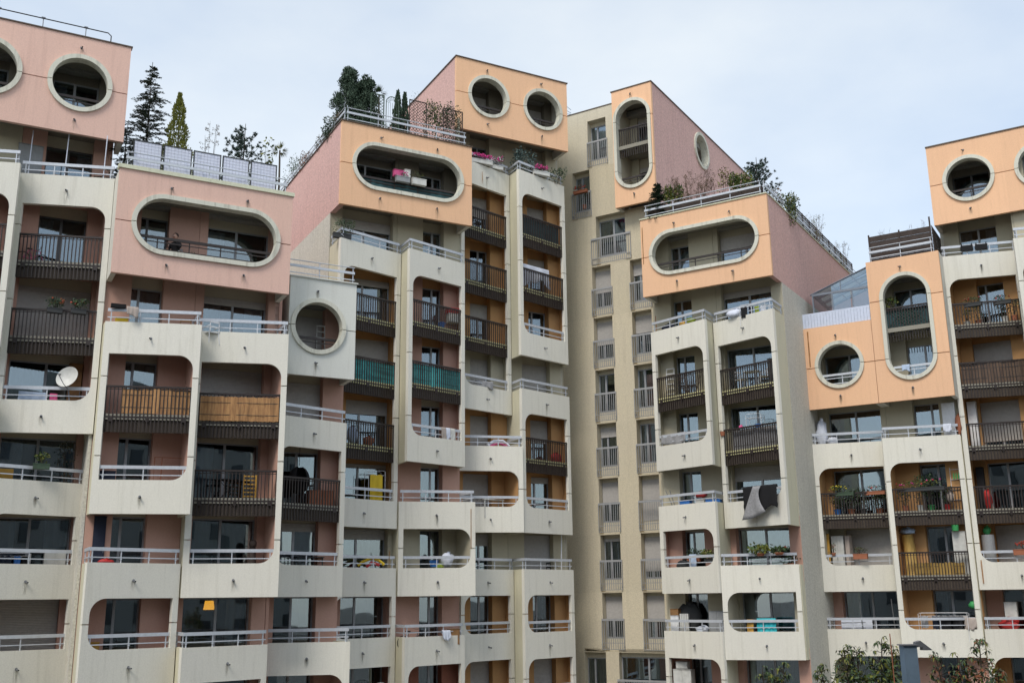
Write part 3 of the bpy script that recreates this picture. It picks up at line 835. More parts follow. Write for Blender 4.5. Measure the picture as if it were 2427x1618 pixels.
cap(rb, -20.12, -13.65, -44.53, -44.85, fl(7) + .5, 'coping'); cap(rb, -13.9, -13.62, -44.85, BACK, fl(7) + .5, 'coping')
roof(fr_, -13.6, -10.5, -50.205, 5); roof(fr_, -10.3, -7.3, -50.205, 6); roof(fr_, -7.25, -1.02, -51.465, 8)
sidewall(fr_, -7.42, .15, -51.5, fl(5), fl(8) + .5, 'side'); sidewall(fr_, -10.46, .15, -50.2, fl(4), fl(6) + .45, 'orange')
cap(fr_, -7.44, -.9, -50.08, -50.35, fl(8) + .5); sidewall(fr_, -1.0, .12, -51.5, 0, fl(8) + .5, 'side')
roof(tw, -28.2, -20.2, TN - .6, 10, dz=-.3)
cap(tw, -28.2, -22.2, TN + .03, TN - .3, EYE + 26.17, 'cap'); cap(tw, -22.25, -19.85, xn + .04, xn - .25, zt_, 'cap')
# rose side wall of the tower with its round window
hc_n, hc_z = -53.1, EYE + 25.04
cw = Vector((0, 0))
mb = MB()
def sp(n, z): return (-(n), z)
circ = [(-hc_n + 1.02 * math.cos(t), hc_z + 1.02 * math.sin(t)) for t in [2 * math.pi * i / 28 for i in range(28)]]
mb.plate([(-(xn - .17), fl(6)), (-BACK, fl(6)), (-BACK, zt_), (-(xn - .17), zt_)], 0, .2, 0, [circ])
o = link('side_wall', mb.mesh('side_wall', 'rose'), tw.o, (-19.9 - tw.u, tw.n, 0), R(90))
co = [(1.1 * math.cos(t), 1.1 * math.sin(t)) for t in [2 * math.pi * i / 28 for i in range(28)]]
ci = [(.92 * math.cos(t), .92 * math.sin(t)) for t in [2 * math.pi * i / 28 for i in range(28)]]
mb = MB()
for j in range(28):
    q = [co[j], co[(j + 1) % 28], ci[(j + 1) % 28], ci[j]]
    v = [(x, -.09, z) for x, z in q] + [(x, .35, z) for x, z in q]
    mb.add(v, [(0, 1, 2, 3), (7, 6, 5, 4)] + [((t + 1) % 4, t, 4 + t, 4 + (t + 1) % 4) for t in range(4)])
link('round_trim', mb.mesh('round_trim', 'trim'), tw.o, (-19.9 - tw.u, tw.n - hc_n, hc_z), R(90))
mb = MB().box(-1.2, 1.2, .6, .7, -1.2, 1.2, 0).box(-1.15, 1.15, .3, .6, .75, .95, 0)
link('window_recess', mb.mesh('window_recess', 'cream'), tw.o, (-19.9 - tw.u, tw.n - hc_n, hc_z), R(90))
mb = MB().box(-.5, -.44, .5, .59, -.9, .9).box(.44, .5, .5, .59, -.9, .9).box(-.03, .03, .5, .59, -.9, .9).box(-.5, .5, .5, .59, .75, .85)
wo = link('window', mb.mesh('window', 'framed'), tw.o, (-19.9 - tw.u, tw.n - hc_n - .25, hc_z), R(90))
link('pane', MB().box(-.44, .44, .55, .57, -.9, .75).mesh('pane', 'glass'), wo)
cap(tw, -20.15, -19.85, xn - .25, BACK, zt_)

# party walls where the facade steps in depth
sidewall(pk, 3.93, .11, -38.79, 0, fl(6), 'side', -45, 'party_wall')
sidewall(pk, 10.47, .12, -38.82, 0, fl(6) - .1, 'salmon', -45, 'party_wall')
sidewall(og, 13.49, .1, -40.07, 0, fl(5), 'side', -46, 'party_wall')
sidewall(og, 19.96, .1, -42.60, 0, fl(9) - .2, 'cream', -48, 'party_wall')
sidewall(og, 26.41, .08, -43.99, 0, fl(9), 'cream', -48, 'party_wall')
sidewall(rb, -20.2, .09, -45.92, 0, fl(7) - .1, 'cream', -50, 'party_wall')
sidewall(fr_, -13.66, .05, -50.22, 0, fl(5) - .3, 'cream', -55, 'party_wall')
sidewall(fr_, -7.38, .09, -50.23, 0, fl(5), 'cream', -56, 'party_wall')
sidewall(fr_, -4.17, .09, -50.56, 0, fl(8), 'cream', -55, 'party_wall')
# roof-edge rails
rail(pk, 'r', 4.25, -37.6, 6, 6.0, 0)
rail(og, 'r', 10.6, -38.85, 5, 2.95, 0)
rail(og, 'r', 13.85, -41.35, 8, 5.95, 0); rail(og, 'r', 13.72, -41.4 - 18, 8, 18, R(-90))
rail(rb, 'r', -19.9, -44.7, 7, 5.95, 0); rail(rb, 'r', -13.78, -44.75, 7, 17, R(90))
rail(fr_, 'r', -10.3, -49.0, 6, 2.85, 0)
# railings inside the round and pill openings
for a, b in ((-1.75, .57), (1.42, 3.69)): rail(pk, 'f', a - .1, -39.3, 7, b - a + .2, 0)
rail(pk, 'f', 4.4, -37.75, 5, 5.8, 0)
rail(og, 'f', 10.9, -39.1, 4, 2.4, 0)
rail(og, 'f', 13.95, -41.55, 7, 5.85, 0)
for a, b in ((20.54, 22.86), (23.68, 26.0)): rail(og, 'f', a - .1, -43.0, 9, b - a + .2, 0)
rail(rb, 'f', -19.8, -44.9, 6, 5.8, 0)
rail(fr_, 'f', -13.3, -49.15, 4, 2.4, 0, mat='alu')
rail(fr_, 'f', -10.05, -49.15, 4, 2.4, 0, mat='alu')
rail(fr_, 'b', -9.85, -49.1, 5, 2.0, 0)
for a, b in ((-6.84, -4.56), (-3.72, -1.44)): rail(fr_, 'f', a - .1, -50.45, 7, b - a + .2, 0)

# ------------------------------------------------------------------ ground and the facing block
g = MB().add([(-900, -900, 0), (900, -900, 0), (900, 900, 0), (-900, 900, 0)], [(0, 1, 2, 3)])
M['paving'] = plaster('courtyard_paving', (.11, .105, .095), grain=8, gamt=.2)
gm = MB(); gm.add([(-900, -900, 0), (900, -900, 0), (900, 900, 0), (-900, 900, 0)], [(0, 1, 2, 3)])
gm.build('ground', 'paving', kind='structure')

# the block the photograph is taken from, mirrored in the lower windows
fb = Bld('facing_block', 'pale block of flats behind the camera facing the courtyard', 'building', 'A', 0, 0)
fb.o.location = (0, -1.2, 0); fb.o.rotation_euler = (0, 0, 0)
M['facing'] = plaster('pale_render', (.24, .24, .23)); M['fglass'] = plain('dark_window', (.02, .025, .03), .15)
mb = MB().box(-34, 34, -14, 0, 0, 27); link('block_body', mb.mesh('block_body', 'facing'), fb.o)
wm = MB().box(-.6, .6, -.02, .06, 0, 1.5).mesh('window', 'fglass')
for i in range(-10, 11):
    for j in range(9): link('window', wm, fb.o, (i * 3.1, .02, 1.2 + j * 2.8))
#ITEMS
# ------------------------------------------------------------------ things on the balconies and roofs
M['leafdark'] = plain('dark_fir_needles', (.055, .092, .058), .7, var=.3, scale=6)
M['leafpine'] = plain('blue_green_pine_needles', (.05, .085, .07), .7, var=.3, scale=6)
M['leaffir'] = plain('grey_green_fir_needles', (.055, .085, .06), .8, var=.3, scale=6)
M['leafgreen'] = plain('green_leaves', (.055, .10, .030), .6, var=.3, scale=7)
M['leafyel'] = plain('yellow_green_leaves', (.16, .17, .025), .6, var=.3, scale=7)
M['leafblue'] = plain('blue_grey_leaves', (.10, .15, .14), .7, var=.3, scale=7)
M['leafred'] = plain('rusty_autumn_leaves', (.22, .075, .03), .7, var=.3, scale=7)
M['leafbrown'] = plain('dry_brown_leaves', (.13, .085, .045), .8, var=.3, scale=7)
M['flpink'] = plain('magenta_petals', (.62, .05, .26), .6)
M['flred'] = plain('red_petals', (.50, .05, .035), .6)
M['flyel'] = plain('yellow_petals', (.70, .55, .04), .6)
M['bark'] = plain('grey_brown_bark', (.07, .055, .042), .9, var=.25)
M['twig'] = plain('bare_twigs', (.12, .085, .06), .9)
M['white'] = plain('white_plastic', (.72, .73, .75), .5)
M['offw'] = plain('off_white_enamel', (.60, .60, .57), .5, var=.2, scale=4)
M['greyp'] = plain('grey_plastic', (.28, .29, .30), .5)
M['dgrey'] = plain('dark_grey_cover', (.045, .048, .05), .8)
M['blk'] = plain('black_cloth', (.010, .010, .012), .9)
M['terra'] = plain('terracotta', (.35, .13, .07), .8)
M['blue'] = plain('blue_plastic', (.03, .16, .50), .45)
M['navy'] = plain('navy_cloth', (.018, .024, .045), .9)
M['lblue'] = plain('pale_blue_cloth', (.42, .52, .68), .9, scale=5)
M['turq'] = plain('turquoise_cloth', (.03, .42, .48), .85, scale=5)
M['yellow'] = plain('yellow_cloth', (.72, .50, .03), .7, scale=4)
M['red'] = plain('red_plastic', (.45, .03, .03), .5)
M['pinkc'] = plain('pink_cloth', (.62, .10, .26), .8)
M['green'] = plain('green_plastic', (.05, .32, .10), .5)
M['lime'] = plain('lime_plastic', (.36, .45, .05), .5)
M['wood'] = plain('brown_wood', (.28, .15, .06), .7, var=.3, scale=5)
M['dwood'] = plain('dark_stained_wood', (.055, .040, .034), .8, var=.3, scale=5)
M['ywood'] = plain('golden_folding_wood', (.50, .28, .05), .6)
M['towel'] = plain('beige_towel', (.42, .36, .32), .95, scale=5)
M['sheet'] = plain('white_cotton', (.66, .70, .80), .95, scale=4)
M['greycl'] = plain('grey_woven_cloth', (.30, .30, .31), .95, var=.25, scale=14)
M['mat'] = banded('ochre_cane_mat', (.52, .34, .10), (.40, .25, .07), .05, 0)
M['reed'] = banded('split_bamboo', (.44, .235, .09), (.25, .12, .045), .045, 0)
M['dreed'] = banded('dark_brown_reed', (.13, .08, .05), (.07, .042, .03), .05, 0)
M['tarp'] = banded('teal_shade_cloth', (.11, .56, .54), (.06, .38, .39), .12, 2)
M['dteal'] = banded('dark_teal_canvas', (.020, .075, .085), (.014, .05, .06), .15, 2)
M['skin'] = plain('skin', (.45, .26, .19), .6)
M['hair'] = plain('dark_hair', (.015, .011, .009), .6)
M['shirt'] = plain('black_jumper', (.012, .012, .015), .9)
M['jeans'] = plain('dark_jeans', (.03, .04, .07), .9)
M['bluegrey'] = plain('blue_grey_painted_steel', (.16, .23, .31), .55, .1, var=.2, scale=5)
M['verglass'] = glass_mat(); M['verframe'] = plain('blue_grey_aluminium', (.22, .25, .30), .45, .3)
M['slatw'] = plain('pale_blue_white_slats', (.60, .66, .80), .5)
def filmmat():
    m, nt, b = new_mat('scuffed_white_sheeting')
    c = mixc(nt, (.86, .89, 1.0), (.30, .36, .52), ramp(nt, noise(nt, 1.7, detail=9, rough=.72), .55, .68, 0, .85))
    nt.links.new(c, b.inputs['Base Color']); b.inputs['Roughness'].default_value = .4
    tl = nt.nodes.new('ShaderNodeBsdfTranslucent'); nt.links.new(c, tl.inputs[0]); mx = nt.nodes.new('ShaderNodeMixShader'); mx.inputs[0].default_value = .35
    o = nt.nodes['Material Output']; nt.links.new(b.outputs[0], mx.inputs[1]); nt.links.new(tl.outputs[0], mx.inputs[2]); nt.links.new(mx.outputs[0], o.inputs[0])
    return m
M['film'] = filmmat()
r_ = random.Random(11)
U_ = r_.uniform

def leaves(mb, c, rad, n, size, mis=(0,), shell=.35, droop=0., long=1.6, rnd=None):
    rr = rnd or r_
    for _ in range(n):
        while True:
            p = Vector((rr.uniform(-1, 1), rr.uniform(-1, 1), rr.uniform(-1, 1)))
            if shell < p.length < 1: break
        q = Vector((c[0] + p.x * rad[0], c[1] + p.y * rad[1], c[2] + p.z * rad[2]))
        d = (p.normalized() * .6 + Vector((rr.uniform(-1, 1), rr.uniform(-1, 1), rr.uniform(-1, 1) - droop))).normalized()
        s = d.cross(Vector((rr.uniform(-1, 1), rr.uniform(-1, 1), rr.uniform(-1, 1)))).normalized()
        l = size * rr.uniform(.6, 1.3); w2 = l / long / 2
        mid = q + d * l * .45
        mb.add([q, mid + s * w2, q + d * l, mid - s * w2], [(0, 1, 2, 3)], rr.choice(mis))

def frame_at(base, u, n): 
    w3 = W(base, u, n, 0); return w3.x, w3.y
def top(name, label, cat, base, u, n, z, group=None, spin=0):
    return thing(name, label, cat, W(base, u, n, z), rot(base) + spin, group)

def conifer(label, base, u, n, z, h, r, mat='leafdark', kind='fir', name='fir_tree', dens=1., seed=1):
    t = top(name, label, 'tree', base, u, n, z)
    rr = random.Random(seed)
    tr = MB().tube([(0, 0, 0), (rr.uniform(-.05, .05), 0, h * .5), (0, 0, h)], .05, 6, r1=.012); tr.build('trunk', 'bark', t)
    br, fo = MB(), MB()
    if kind == 'fir':
        k = int(h / .17 * dens)
        for i in range(k):
            f = i / k; zz = h * (.06 + .92 * f); ln = r * (1 - f) ** .68 * rr.uniform(.75, 1.15) + .06
            for j in range(rr.randint(5, 7)):
                a = rr.uniform(0, 6.28); lj = ln * rr.uniform(.65, 1.1)
                dx, dy = math.cos(a), math.sin(a)
                pts = [(dx * lj * s, dy * lj * s, zz + lj * (.10 * s - .30 * s * s) + .10 * lj * (s ** 3)) for s in (0, .35, .7, 1)]
                br.tube(pts, .012, 3, r1=.003, cap=False)
                m_ = max(5, int(lj / .05))
                for q in range(m_):
                    s = .12 + .9 * q / m_
                    p = Vector((dx * lj * s, dy * lj * s, zz + lj * (.10 * s - .30 * s * s + .10 * s ** 3)))
                    for sd in (-1, 1):
                        d = Vector((dx * .65 - dy * sd * .75, dy * .65 + dx * sd * .75, rr.uniform(-.25, .35))).normalized()
                        l = .15 * (1.15 - s * .5) * rr.uniform(.7, 1.3); w3 = Vector((-d.y, d.x, rr.uniform(-.6, .6))).normalized() * .019
                        fo.add([p - w3, p + d * l * .5 - w3 * 1.5, p + d * l, p + d * l * .5 + w3 * 1.5], [(0, 1, 2, 3)])
    elif kind == 'cone':
        for i in range(int(900 * h * dens)):
            f = rr.random() ** 1.3; rad = r * (1 - f) ** .8 * (1 + .22 * math.sin(f * 31 + rr.random())); a = rr.uniform(0, 6.28); q = rad * rr.uniform(.55, 1.05)
            p = Vector((q * math.cos(a), q * math.sin(a), h * (.04 + .95 * f)))
            d = Vector((math.cos(a) * .5, math.sin(a) * .5, 1 + rr.uniform(-.4, .4))).normalized(); l = rr.uniform(.08, .16)
            s = d.cross(Vector((rr.uniform(-1, 1), rr.uniform(-1, 1), 0)) + Vector((0, 0, .01)))  .normalized() * .030
            fo.add([p, p + d * l * .5 + s, p + d * l, p + d * l * .5 - s], [(0, 1, 2, 3)])
    elif kind == 'clump':
        for i in range(130):
            f = rr.random() ** 1.15; rad = r * (1 - f) ** .65 * rr.uniform(.35, 1.1) + .04; a = rr.uniform(0, 6.28)
            c = Vector((rad * math.cos(a), rad * math.sin(a), h * (.12 + .86 * f)))
            br.tube([(0, 0, c.z - rad * .5), c], .012, 3, r1=.004, cap=False)
            leaves(fo, c + Vector((0, 0, .05)), (.22, .22, .26), 150, .10, (0,), 0, -.6, 2.0, rr)
    else:                                          # open pine: limbs with tufts
        k = int(16 * dens)
        for i in range(k):
            f = (i + .5) / k; a = rr.uniform(0, 6.28); lj = r * (1.05 - .72 * f) * rr.uniform(.75, 1.15)
            z0 = h * (.12 + .72 * f)
            pts = [Vector((math.cos(a) * lj * s, math.sin(a) * lj * s, z0 + lj * .75 * s ** 1.5)) for s in (0, .3, .6, .85, 1)]
            br.tube(pts, .022, 4, r1=.006, cap=False)
            for s in range(9):
                v = s / 8 * .75 + .25; b = pts[0].lerp(pts[-1], v) + Vector((rr.uniform(-.10, .10), rr.uniform(-.10, .10), rr.uniform(-.05, .12))) * r
                for _ in range(26):
                    d = (Vector((rr.uniform(-1, 1), rr.uniform(-1, 1), rr.uniform(-.3, 1.3)))).normalized(); l = rr.uniform(.07, .14)
                    e = d.cross(Vector((rr.uniform(-1, 1), rr.uniform(-1, 1), rr.uniform(-1, 1)))).normalized() * .018
                    fo.add([b - e, b + d * l, b + e], [(0, 1, 2)])
    if br.v: br.build('branch', 'bark', t, kind='stuff')
    fo.build('foliage', mat, t, kind='stuff')
    return t

def shrub(label, base, u, n, z, w_, h, mats=('leafgreen',), name='shrub', cat='shrub', leaf=.07, cnt=260, pot=None, stems=5, group=None, flowers=None, fcnt=40, depth=None, shell=.15, droop=0., seed=3):
    t = top(name, label, cat, base, u, n, z, group)
    rr = random.Random(seed * 13 + int(w_ * 100)); dp = depth or w_ * .8
    z0 = 0
    if pot:
        pm, pw, ph = pot
        p = MB()
        if pw > .45: p.box(-pw / 2, pw / 2, -.1, .1, 0, ph); p.box(-pw / 2 - .012, pw / 2 + .012, -.112, .112, ph - .035, ph)
        else: p.tube([(0, 0, 0), (0, 0, ph)], pw * .36, 12, r1=pw * .5); p.tube([(0, 0, ph - .03), (0, 0, ph + .005)], pw * .53, 12)
        p.build('planter' if pw > .45 else 'flower_pot', pm, t); z0 = ph
    sm = MB(); lf = MB()
    for i in range(stems):
        x, y = rr.uniform(-.38, .38) * w_, rr.uniform(-.35, .35) * dp; tx = x * .5
        top_ = (x, y, z0 + h * rr.uniform(.7, 1.0))
        sm.tube([(tx * .4, y * .3, z0 - .01), (tx, y * .6, z0 + h * .4), top_], .012, 4, r1=.004, cap=False)
        leaves(lf, (x, y, z0 + h * .78), (w_ * .24, dp * .24, h * .26), cnt // (stems * 2), leaf, range(len(mats)), .05, droop, rnd=rr)
    leaves(lf, (0, 0, z0 + h * .5), (w_ * .5, dp * .5, h * .5), cnt // 2, leaf, range(len(mats)), shell, droop, rnd=rr)
    sm.build('stem', 'bark', t, kind='stuff')
    lf.build('foliage', list(mats), t, kind='stuff')
    if flowers:
        f = MB(); fl_ = flowers if isinstance(flowers, (list, tuple)) else [flowers]
        for i in range(fcnt):
            a = rr.uniform(0, 6.28); q = rr.random() ** .5
            f.ball((q * math.cos(a) * w_ * .5, q * math.sin(a) * dp * .5, z0 + h * rr.uniform(.45, 1.05)), rr.uniform(.02, .042), 6, rr.randrange(len(fl_)), jit=.25)
        f.build('blossom', fl_, t, kind='stuff')
    return t

def twiggy(label, base, u, n, z, w_, h, mat='twig', leafm=None, cnt=16, name='bare_shrub', lf=60, seed=1):
    t = top(name, label, 'shrub', base, u, n, z); rr = random.Random(seed); mb = MB(); fo = MB()
    for i in range(cnt):
        x = rr.uniform(-.5, .5) * w_; y = rr.uniform(-.25, .25) * w_ * .6; hh = h * rr.uniform(.5, 1)
        pts = [(x * .3, y * .3, 0), (x * .7, y * .7, hh * .5), (x + rr.uniform(-.05, .05), y, hh)]
        mb.tube(pts, .010, 4, r1=.003, cap=False)
        for j in range(6):
            f = rr.uniform(.3, .95); b = Vector(pts[1]).lerp(Vector(pts[2]), f) if f > .5 else Vector(pts[0]).lerp(Vector(pts[1]), f * 2)
            e = b + Vector((rr.uniform(-.16, .16), rr.uniform(-.1, .1), rr.uniform(.04, .2)))
            mb.tube([b, e], .005, 3, r1=.002, cap=False)
            if leafm:
                for _ in range(max(1, lf // 20)): leaves(fo, e, (.05, .05, .05), 1, .05, rnd=rr)
    mb.build('branch', mat, t, kind='stuff')
    if leafm: fo.build('foliage', leafm, t, kind='stuff')
    return t

def simple(name, label, cat, base, u, n, z, mb, mat, spin=0, group=None, part=None, smooth=False):
    t = top(name, label, cat, base, u, n, z, group, spin)
    mb.build(part or 'body', mat, t, smooth=smooth); return t

def boxy(name, label, cat, base, u0, u1, n, z0, z1, d, mat, door=None, spin=0):
    """cupboard, crate or appliance: carcass, top and door leaves"""
    wd, h = u1 - u0, z1 - z0
    t = top(name, label, cat, base, u0, n, z0, spin=spin)
    MB().box(0, wd, 0, d, 0, h).build('carcass', mat, t)
    MB().box(-.012, wd + .012, -.03, d, h, h + .02).build('lid', mat, t)
    k = door or (2 if wd > .55 else 1)
    for i in range(k):
        x0 = wd * i / k + .008; x1 = wd * (i + 1) / k - .008
        o = MB().box(0, x1 - x0, -.02, 0, 0, h - .05).build('door', mat, t, (x0, 0, .03))
        MB().box(x1 - x0 - .04, x1 - x0 - .02, -.035, -.02, h * .4, h * .5).build('handle', 'steel', o)
    return t

def cloth(name, label, cat, base, u0, u1, n, z0, z1, mat, over=.12, wav=.03, spin=0, folds=9, seed=0, hem=.05, group=None):
    """cloth hung over a rail: front fall, top and a short back fall"""
    t = top(name, label, cat, base, u0, n, z0, group, spin); wd, h = u1 - u0, z1 - z0; rr = random.Random(seed + int(u0 * 7))
    nx, nz_ = max(8, int(wd / .04)), max(6, int(h / .07)); v = []
    ph = rr.random() * 6
    rows = [(-.03 - 0, h * (i / nz_)) for i in range(nz_ + 1)] + [(.0, h + .012), (.05, h), (.055, h - over)]
    for i in range(nx + 1):
        x = wd * i / nx; e = hem * math.sin(i / nx * 5 + ph) + hem * .5 * math.sin(i / nx * 13 + ph)
        for k, (y, zz) in enumerate(rows):
            f = 1 - min(1, zz / h) if k <= nz_ else 0
            yy = y - wav * f ** .6 * (1 + math.sin(i / nx * folds * 2 + ph + .6 * f)) - .01
            z2 = zz + (e * f if k <= nz_ else 0)
            v.append((x + .02 * f * math.sin(k * 1.3 + i), yy, z2))
    m_ = len(rows); f_ = [(i * m_ + k, (i + 1) * m_ + k, (i + 1) * m_ + k + 1, i * m_ + k + 1) for i in range(nx) for k in range(m_ - 1)]
    mb = MB(); mb.add(v, f_); o = mb.build('fabric', mat, t, smooth=True)
    so = o.modifiers.new('thick', 'SOLIDIFY'); so.thickness = .006
    return t

def screen(name, label, base, u0, n0, u1, n1, z0, z1, mat, wav=.008, rag=.0, group=None, strips=0):
    """cane, reed or canvas screen fixed behind a railing"""
    L = math.hypot(u1 - u0, n1 - n0); th = -math.atan2(n1 - n0, u1 - u0)
    t = top(name, label, 'screen', base, u0, n0, z0, group, th); h = z1 - z0
    nx = max(12, int(L / .06)); v = []; rr = random.Random(int(abs(u0) * 31))
    for i in range(nx + 1):
        x = L * i / nx; zt = h + rag * rr.uniform(-1, 1); y = wav * math.sin(i * .9) + wav * 1.5 * math.sin(i * .23)
        v += [(x, y, rag * rr.uniform(-.5, .5)), (x, y, zt)]
    mb = MB(); mb.add(v, [(2 * i, 2 * i + 2, 2 * i + 3, 2 * i + 1) for i in range(nx)])
    o = mb.build('sheet', mat, t); so = o.modifiers.new('thick', 'SOLIDIFY'); so.thickness = .012
    w2 = MB()
    for z in (h * .25, h * .75): w2.box(0, L, -.012, -.006, z - .008, z + .008)
    w2.build('binding_wire', 'dgrey', t, kind='stuff')
    return t

def chair(label, base, u, n, z, spin, mat='white', name='garden_chair', s=1.0, cross=False):
    t = top(name, label, 'chair', base, u, n, z, spin=spin)
    MB().box(-.21, .21, -.2, .2, .42, .45).build('seat', mat, t)
    b = MB()
    b.box(-.2, .2, .2, .225, .78, .84); b.box(-.2, .2, .2, .225, .60, .65)
    b.box(-.2, -.175, .2, .225, .45, .84); b.box(.175, .2, .2, .225, .45, .84)
    b.build('backrest', mat, t)
    for x in (-1, 1):
        for y in (-1, 1):
            MB().tube([(x * .19, y * .18, .43), (x * .22, y * .23, 0)], .015, 6).build('leg', mat, t)
        MB().tube([(x * .23, -.18, .64), (x * .22, .2, .66)], .016, 6).build('armrest', mat, t)
    return t

def table(label, base, u, n, z, w_, d, h, mat, spin=0, name='balcony_table', cross=False):
    t = top(name, label, 'table', base, u, n, z, spin=spin)
    MB().box(-w_ / 2, w_ / 2, -d / 2, d / 2, h - .03, h).build('tabletop', mat, t)
    if cross:
        for s in (-1, 1): MB().tube([(-s * w_ * .4, -d * .3, 0), (s * w_ * .4, -d * .3, h - .03)], .014, 6).build('leg', mat, t); MB().tube([(-s * w_ * .4, d * .3, 0), (s * w_ * .4, d * .3, h - .03)], .014, 6).build('leg', mat, t)
    else:
        for x in (-1, 1):
            for y in (-1, 1): MB().box(x * w_ * .44 - .02, x * w_ * .44 + .02, y * d * .42 - .02, y * d * .42 + .02, 0, h - .03).build('leg', mat, t)
    return t

def rack(label, base, u, n, z, w_, h, clothes=(), spin=0, name='drying_rack'):
    t = top(name, label, 'drying rack', base, u, n, z, spin=spin)
    f = MB()
    for y in (-.25, .25):
        f.tube([(-w_ / 2, y, 0), (-w_ / 2, y, h), (-w_ / 2 + .06, y, h + .04), (w_ / 2 - .06, y, h + .04), (w_ / 2, y, h), (w_ / 2, y, 0)], .010, 6)
    f.build('frame', 'white', t)
    g_ = MB()
    for i in range(7): y = -.25 + .5 * i / 6; g_.tube([(-w_ / 2, y, h * .92), (w_ / 2, y, h * .92)], .004, 4)
    for x in (-w_ / 2, w_ / 2): g_.tube([(x, -.25, h * .92), (x, .25, h * .92)], .007, 5)
    g_.build('bar', 'white', t, kind='stuff')
    for i, (x0, x1, dz, m_) in enumerate(clothes):
        v = []; nx = 10; y = -.25 + .08 * i
        for k in range(nx + 1):
            x = x0 + (x1 - x0) * k / nx
            for q in range(6): v.append((x, y + .02 * math.sin(k * 1.4 + q * .5), h * .92 - dz * q / 5 + .015 * math.sin(k + q)))
        mb = MB(); mb.add(v, [(k * 6 + q, k * 6 + q + 1, (k + 1) * 6 + q + 1, (k + 1) * 6 + q) for k in range(nx) for q in range(5)])
        mb.build('garment', m_, t, smooth=True)
    return t

def bag(name, label, cat, base, u, n, z, w_, h, mat, d=None, seed=1):
    mb = MB(); rr = random.Random(seed); st = random.getstate(); random.seed(seed)
    mb.ball((0, 0, h * .5), .5, 14, sx=w_ * 1.08, sy=(d or w_ * .6), sz=h, jit=.24); random.setstate(st)
    mb.tube([(.02, 0, h * .80), (.05, 0, h * 1.08)], w_ * .10, 7, r1=w_ * .16)
    return simple(name, label, cat, base, u, n, z, mb, mat, part='sack', smooth=True)

def bucket(label, base, u, n, z, r, h, mat, name='bucket', cat='bucket'):
    t = top(name, label, cat, base, u, n, z)
    mb = MB(); k = 16
    for (ra, za, rb, zb) in ((r * .8, 0, r, h),):
        v = [(ra * math.cos(6.283 * i / k), ra * math.sin(6.283 * i / k), za) for i in range(k)] + [(rb * math.cos(6.283 * i / k), rb * math.sin(6.283 * i / k), zb) for i in range(k)] + \
            [(rb * .9 * math.cos(6.283 * i / k), rb * .9 * math.sin(6.283 * i / k), zb) for i in range(k)] + [(ra * .9 * math.cos(6.283 * i / k), ra * .9 * math.sin(6.283 * i / k), za + .02) for i in range(k)]
        f = [tuple(range(k))[::-1]] + [(j * k + i, j * k + (i + 1) % k, (j + 1) * k + (i + 1) % k, (j + 1) * k + i) for j in range(3) for i in range(k)] + [tuple(range(3 * k, 4 * k))]
        mb.add(v, f)
    mb.build('tub', mat, t)
    MB().tube([(-r, 0, h * .95), (-r * .7, 0, h + r * .5), (r * .7, 0, h + r * .5), (r, 0, h * .95)], .006, 5).build('handle', 'steel', t)
    return t

# ---------- pink block -------------------------------------------------
K = fl
conifer('tall dark fir tree, the biggest tree on the left roof terrace', 'A', 5.2, -39.9, K(6), 6.2, 1.65, 'leaffir', dens=.9, seed=5)
conifer('low sparse fir leaning out at the left end of the roof terrace', 'A', 4.5, -40.2, K(6), 3.5, 1.3, 'leaffir', dens=.7, seed=8)
conifer('slim yellow green conifer right beside the tall dark fir', 'A', 6.25, -39.3, K(6), 4.8, .78, 'leafyel', 'cone', 'conifer', seed=2)
conifer('open blue green pine standing behind the white sheeting panels', 'A', 8.95, -39.6, K(6), 4.2, 1.25, 'leafpine', 'pine', 'pine_tree', seed=4, dens=2.2)
twiggy('thin half bare brownish young tree between yellow conifer and pine', 'A', 7.5, -39.2, K(6), .8, 4.1, 'bark', 'leafbrown', 10, 'young_tree', 220, 3)
shrub('small spiky leaved shrub near the right end of the white panels', 'A', 9.75, -38.8, K(6), .5, 3.4, ('leafyel', 'leafgreen'), leaf=.14, cnt=120, seed=6)
def palm(label, base, u, n, z, h, r, seed=1, mats='leafyel'):
    t = top('palm', label, 'palm', base, u, n, z); MB().tube([(0, 0, 0), (.03, 0, h * .5), (0, 0, h)], .05, 7, r1=.035).build('trunk', 'bark', t)
    rr = random.Random(seed); mb = MB()
    for i in range(26):
        a = rr.uniform(0, 6.28); e = rr.uniform(-.5, 1.3); d = Vector((math.cos(a) * math.cos(e), math.sin(a) * math.cos(e), math.sin(e)))
        for j in range(9):
            b = Vector((0, 0, h)) + d * r * .35; dd = (d + Vector((rr.uniform(-.5, .5), rr.uniform(-.5, .5), rr.uniform(-.5, .4)))).normalized()
            s = dd.cross(Vector((0, 0, 1))).normalized() * .012; L = r * rr.uniform(.5, .8)
            mb.add([b - s, b + dd * L + Vector((0, 0, -.05 * L)), b + s], [(0, 1, 2)])
    mb.build('fronds', mats, t, kind='stuff')
palm('small fan palm at the right end of the left roof terrace', 'A', 10.2, -38.8, K(6), 2.95, .38, 2)
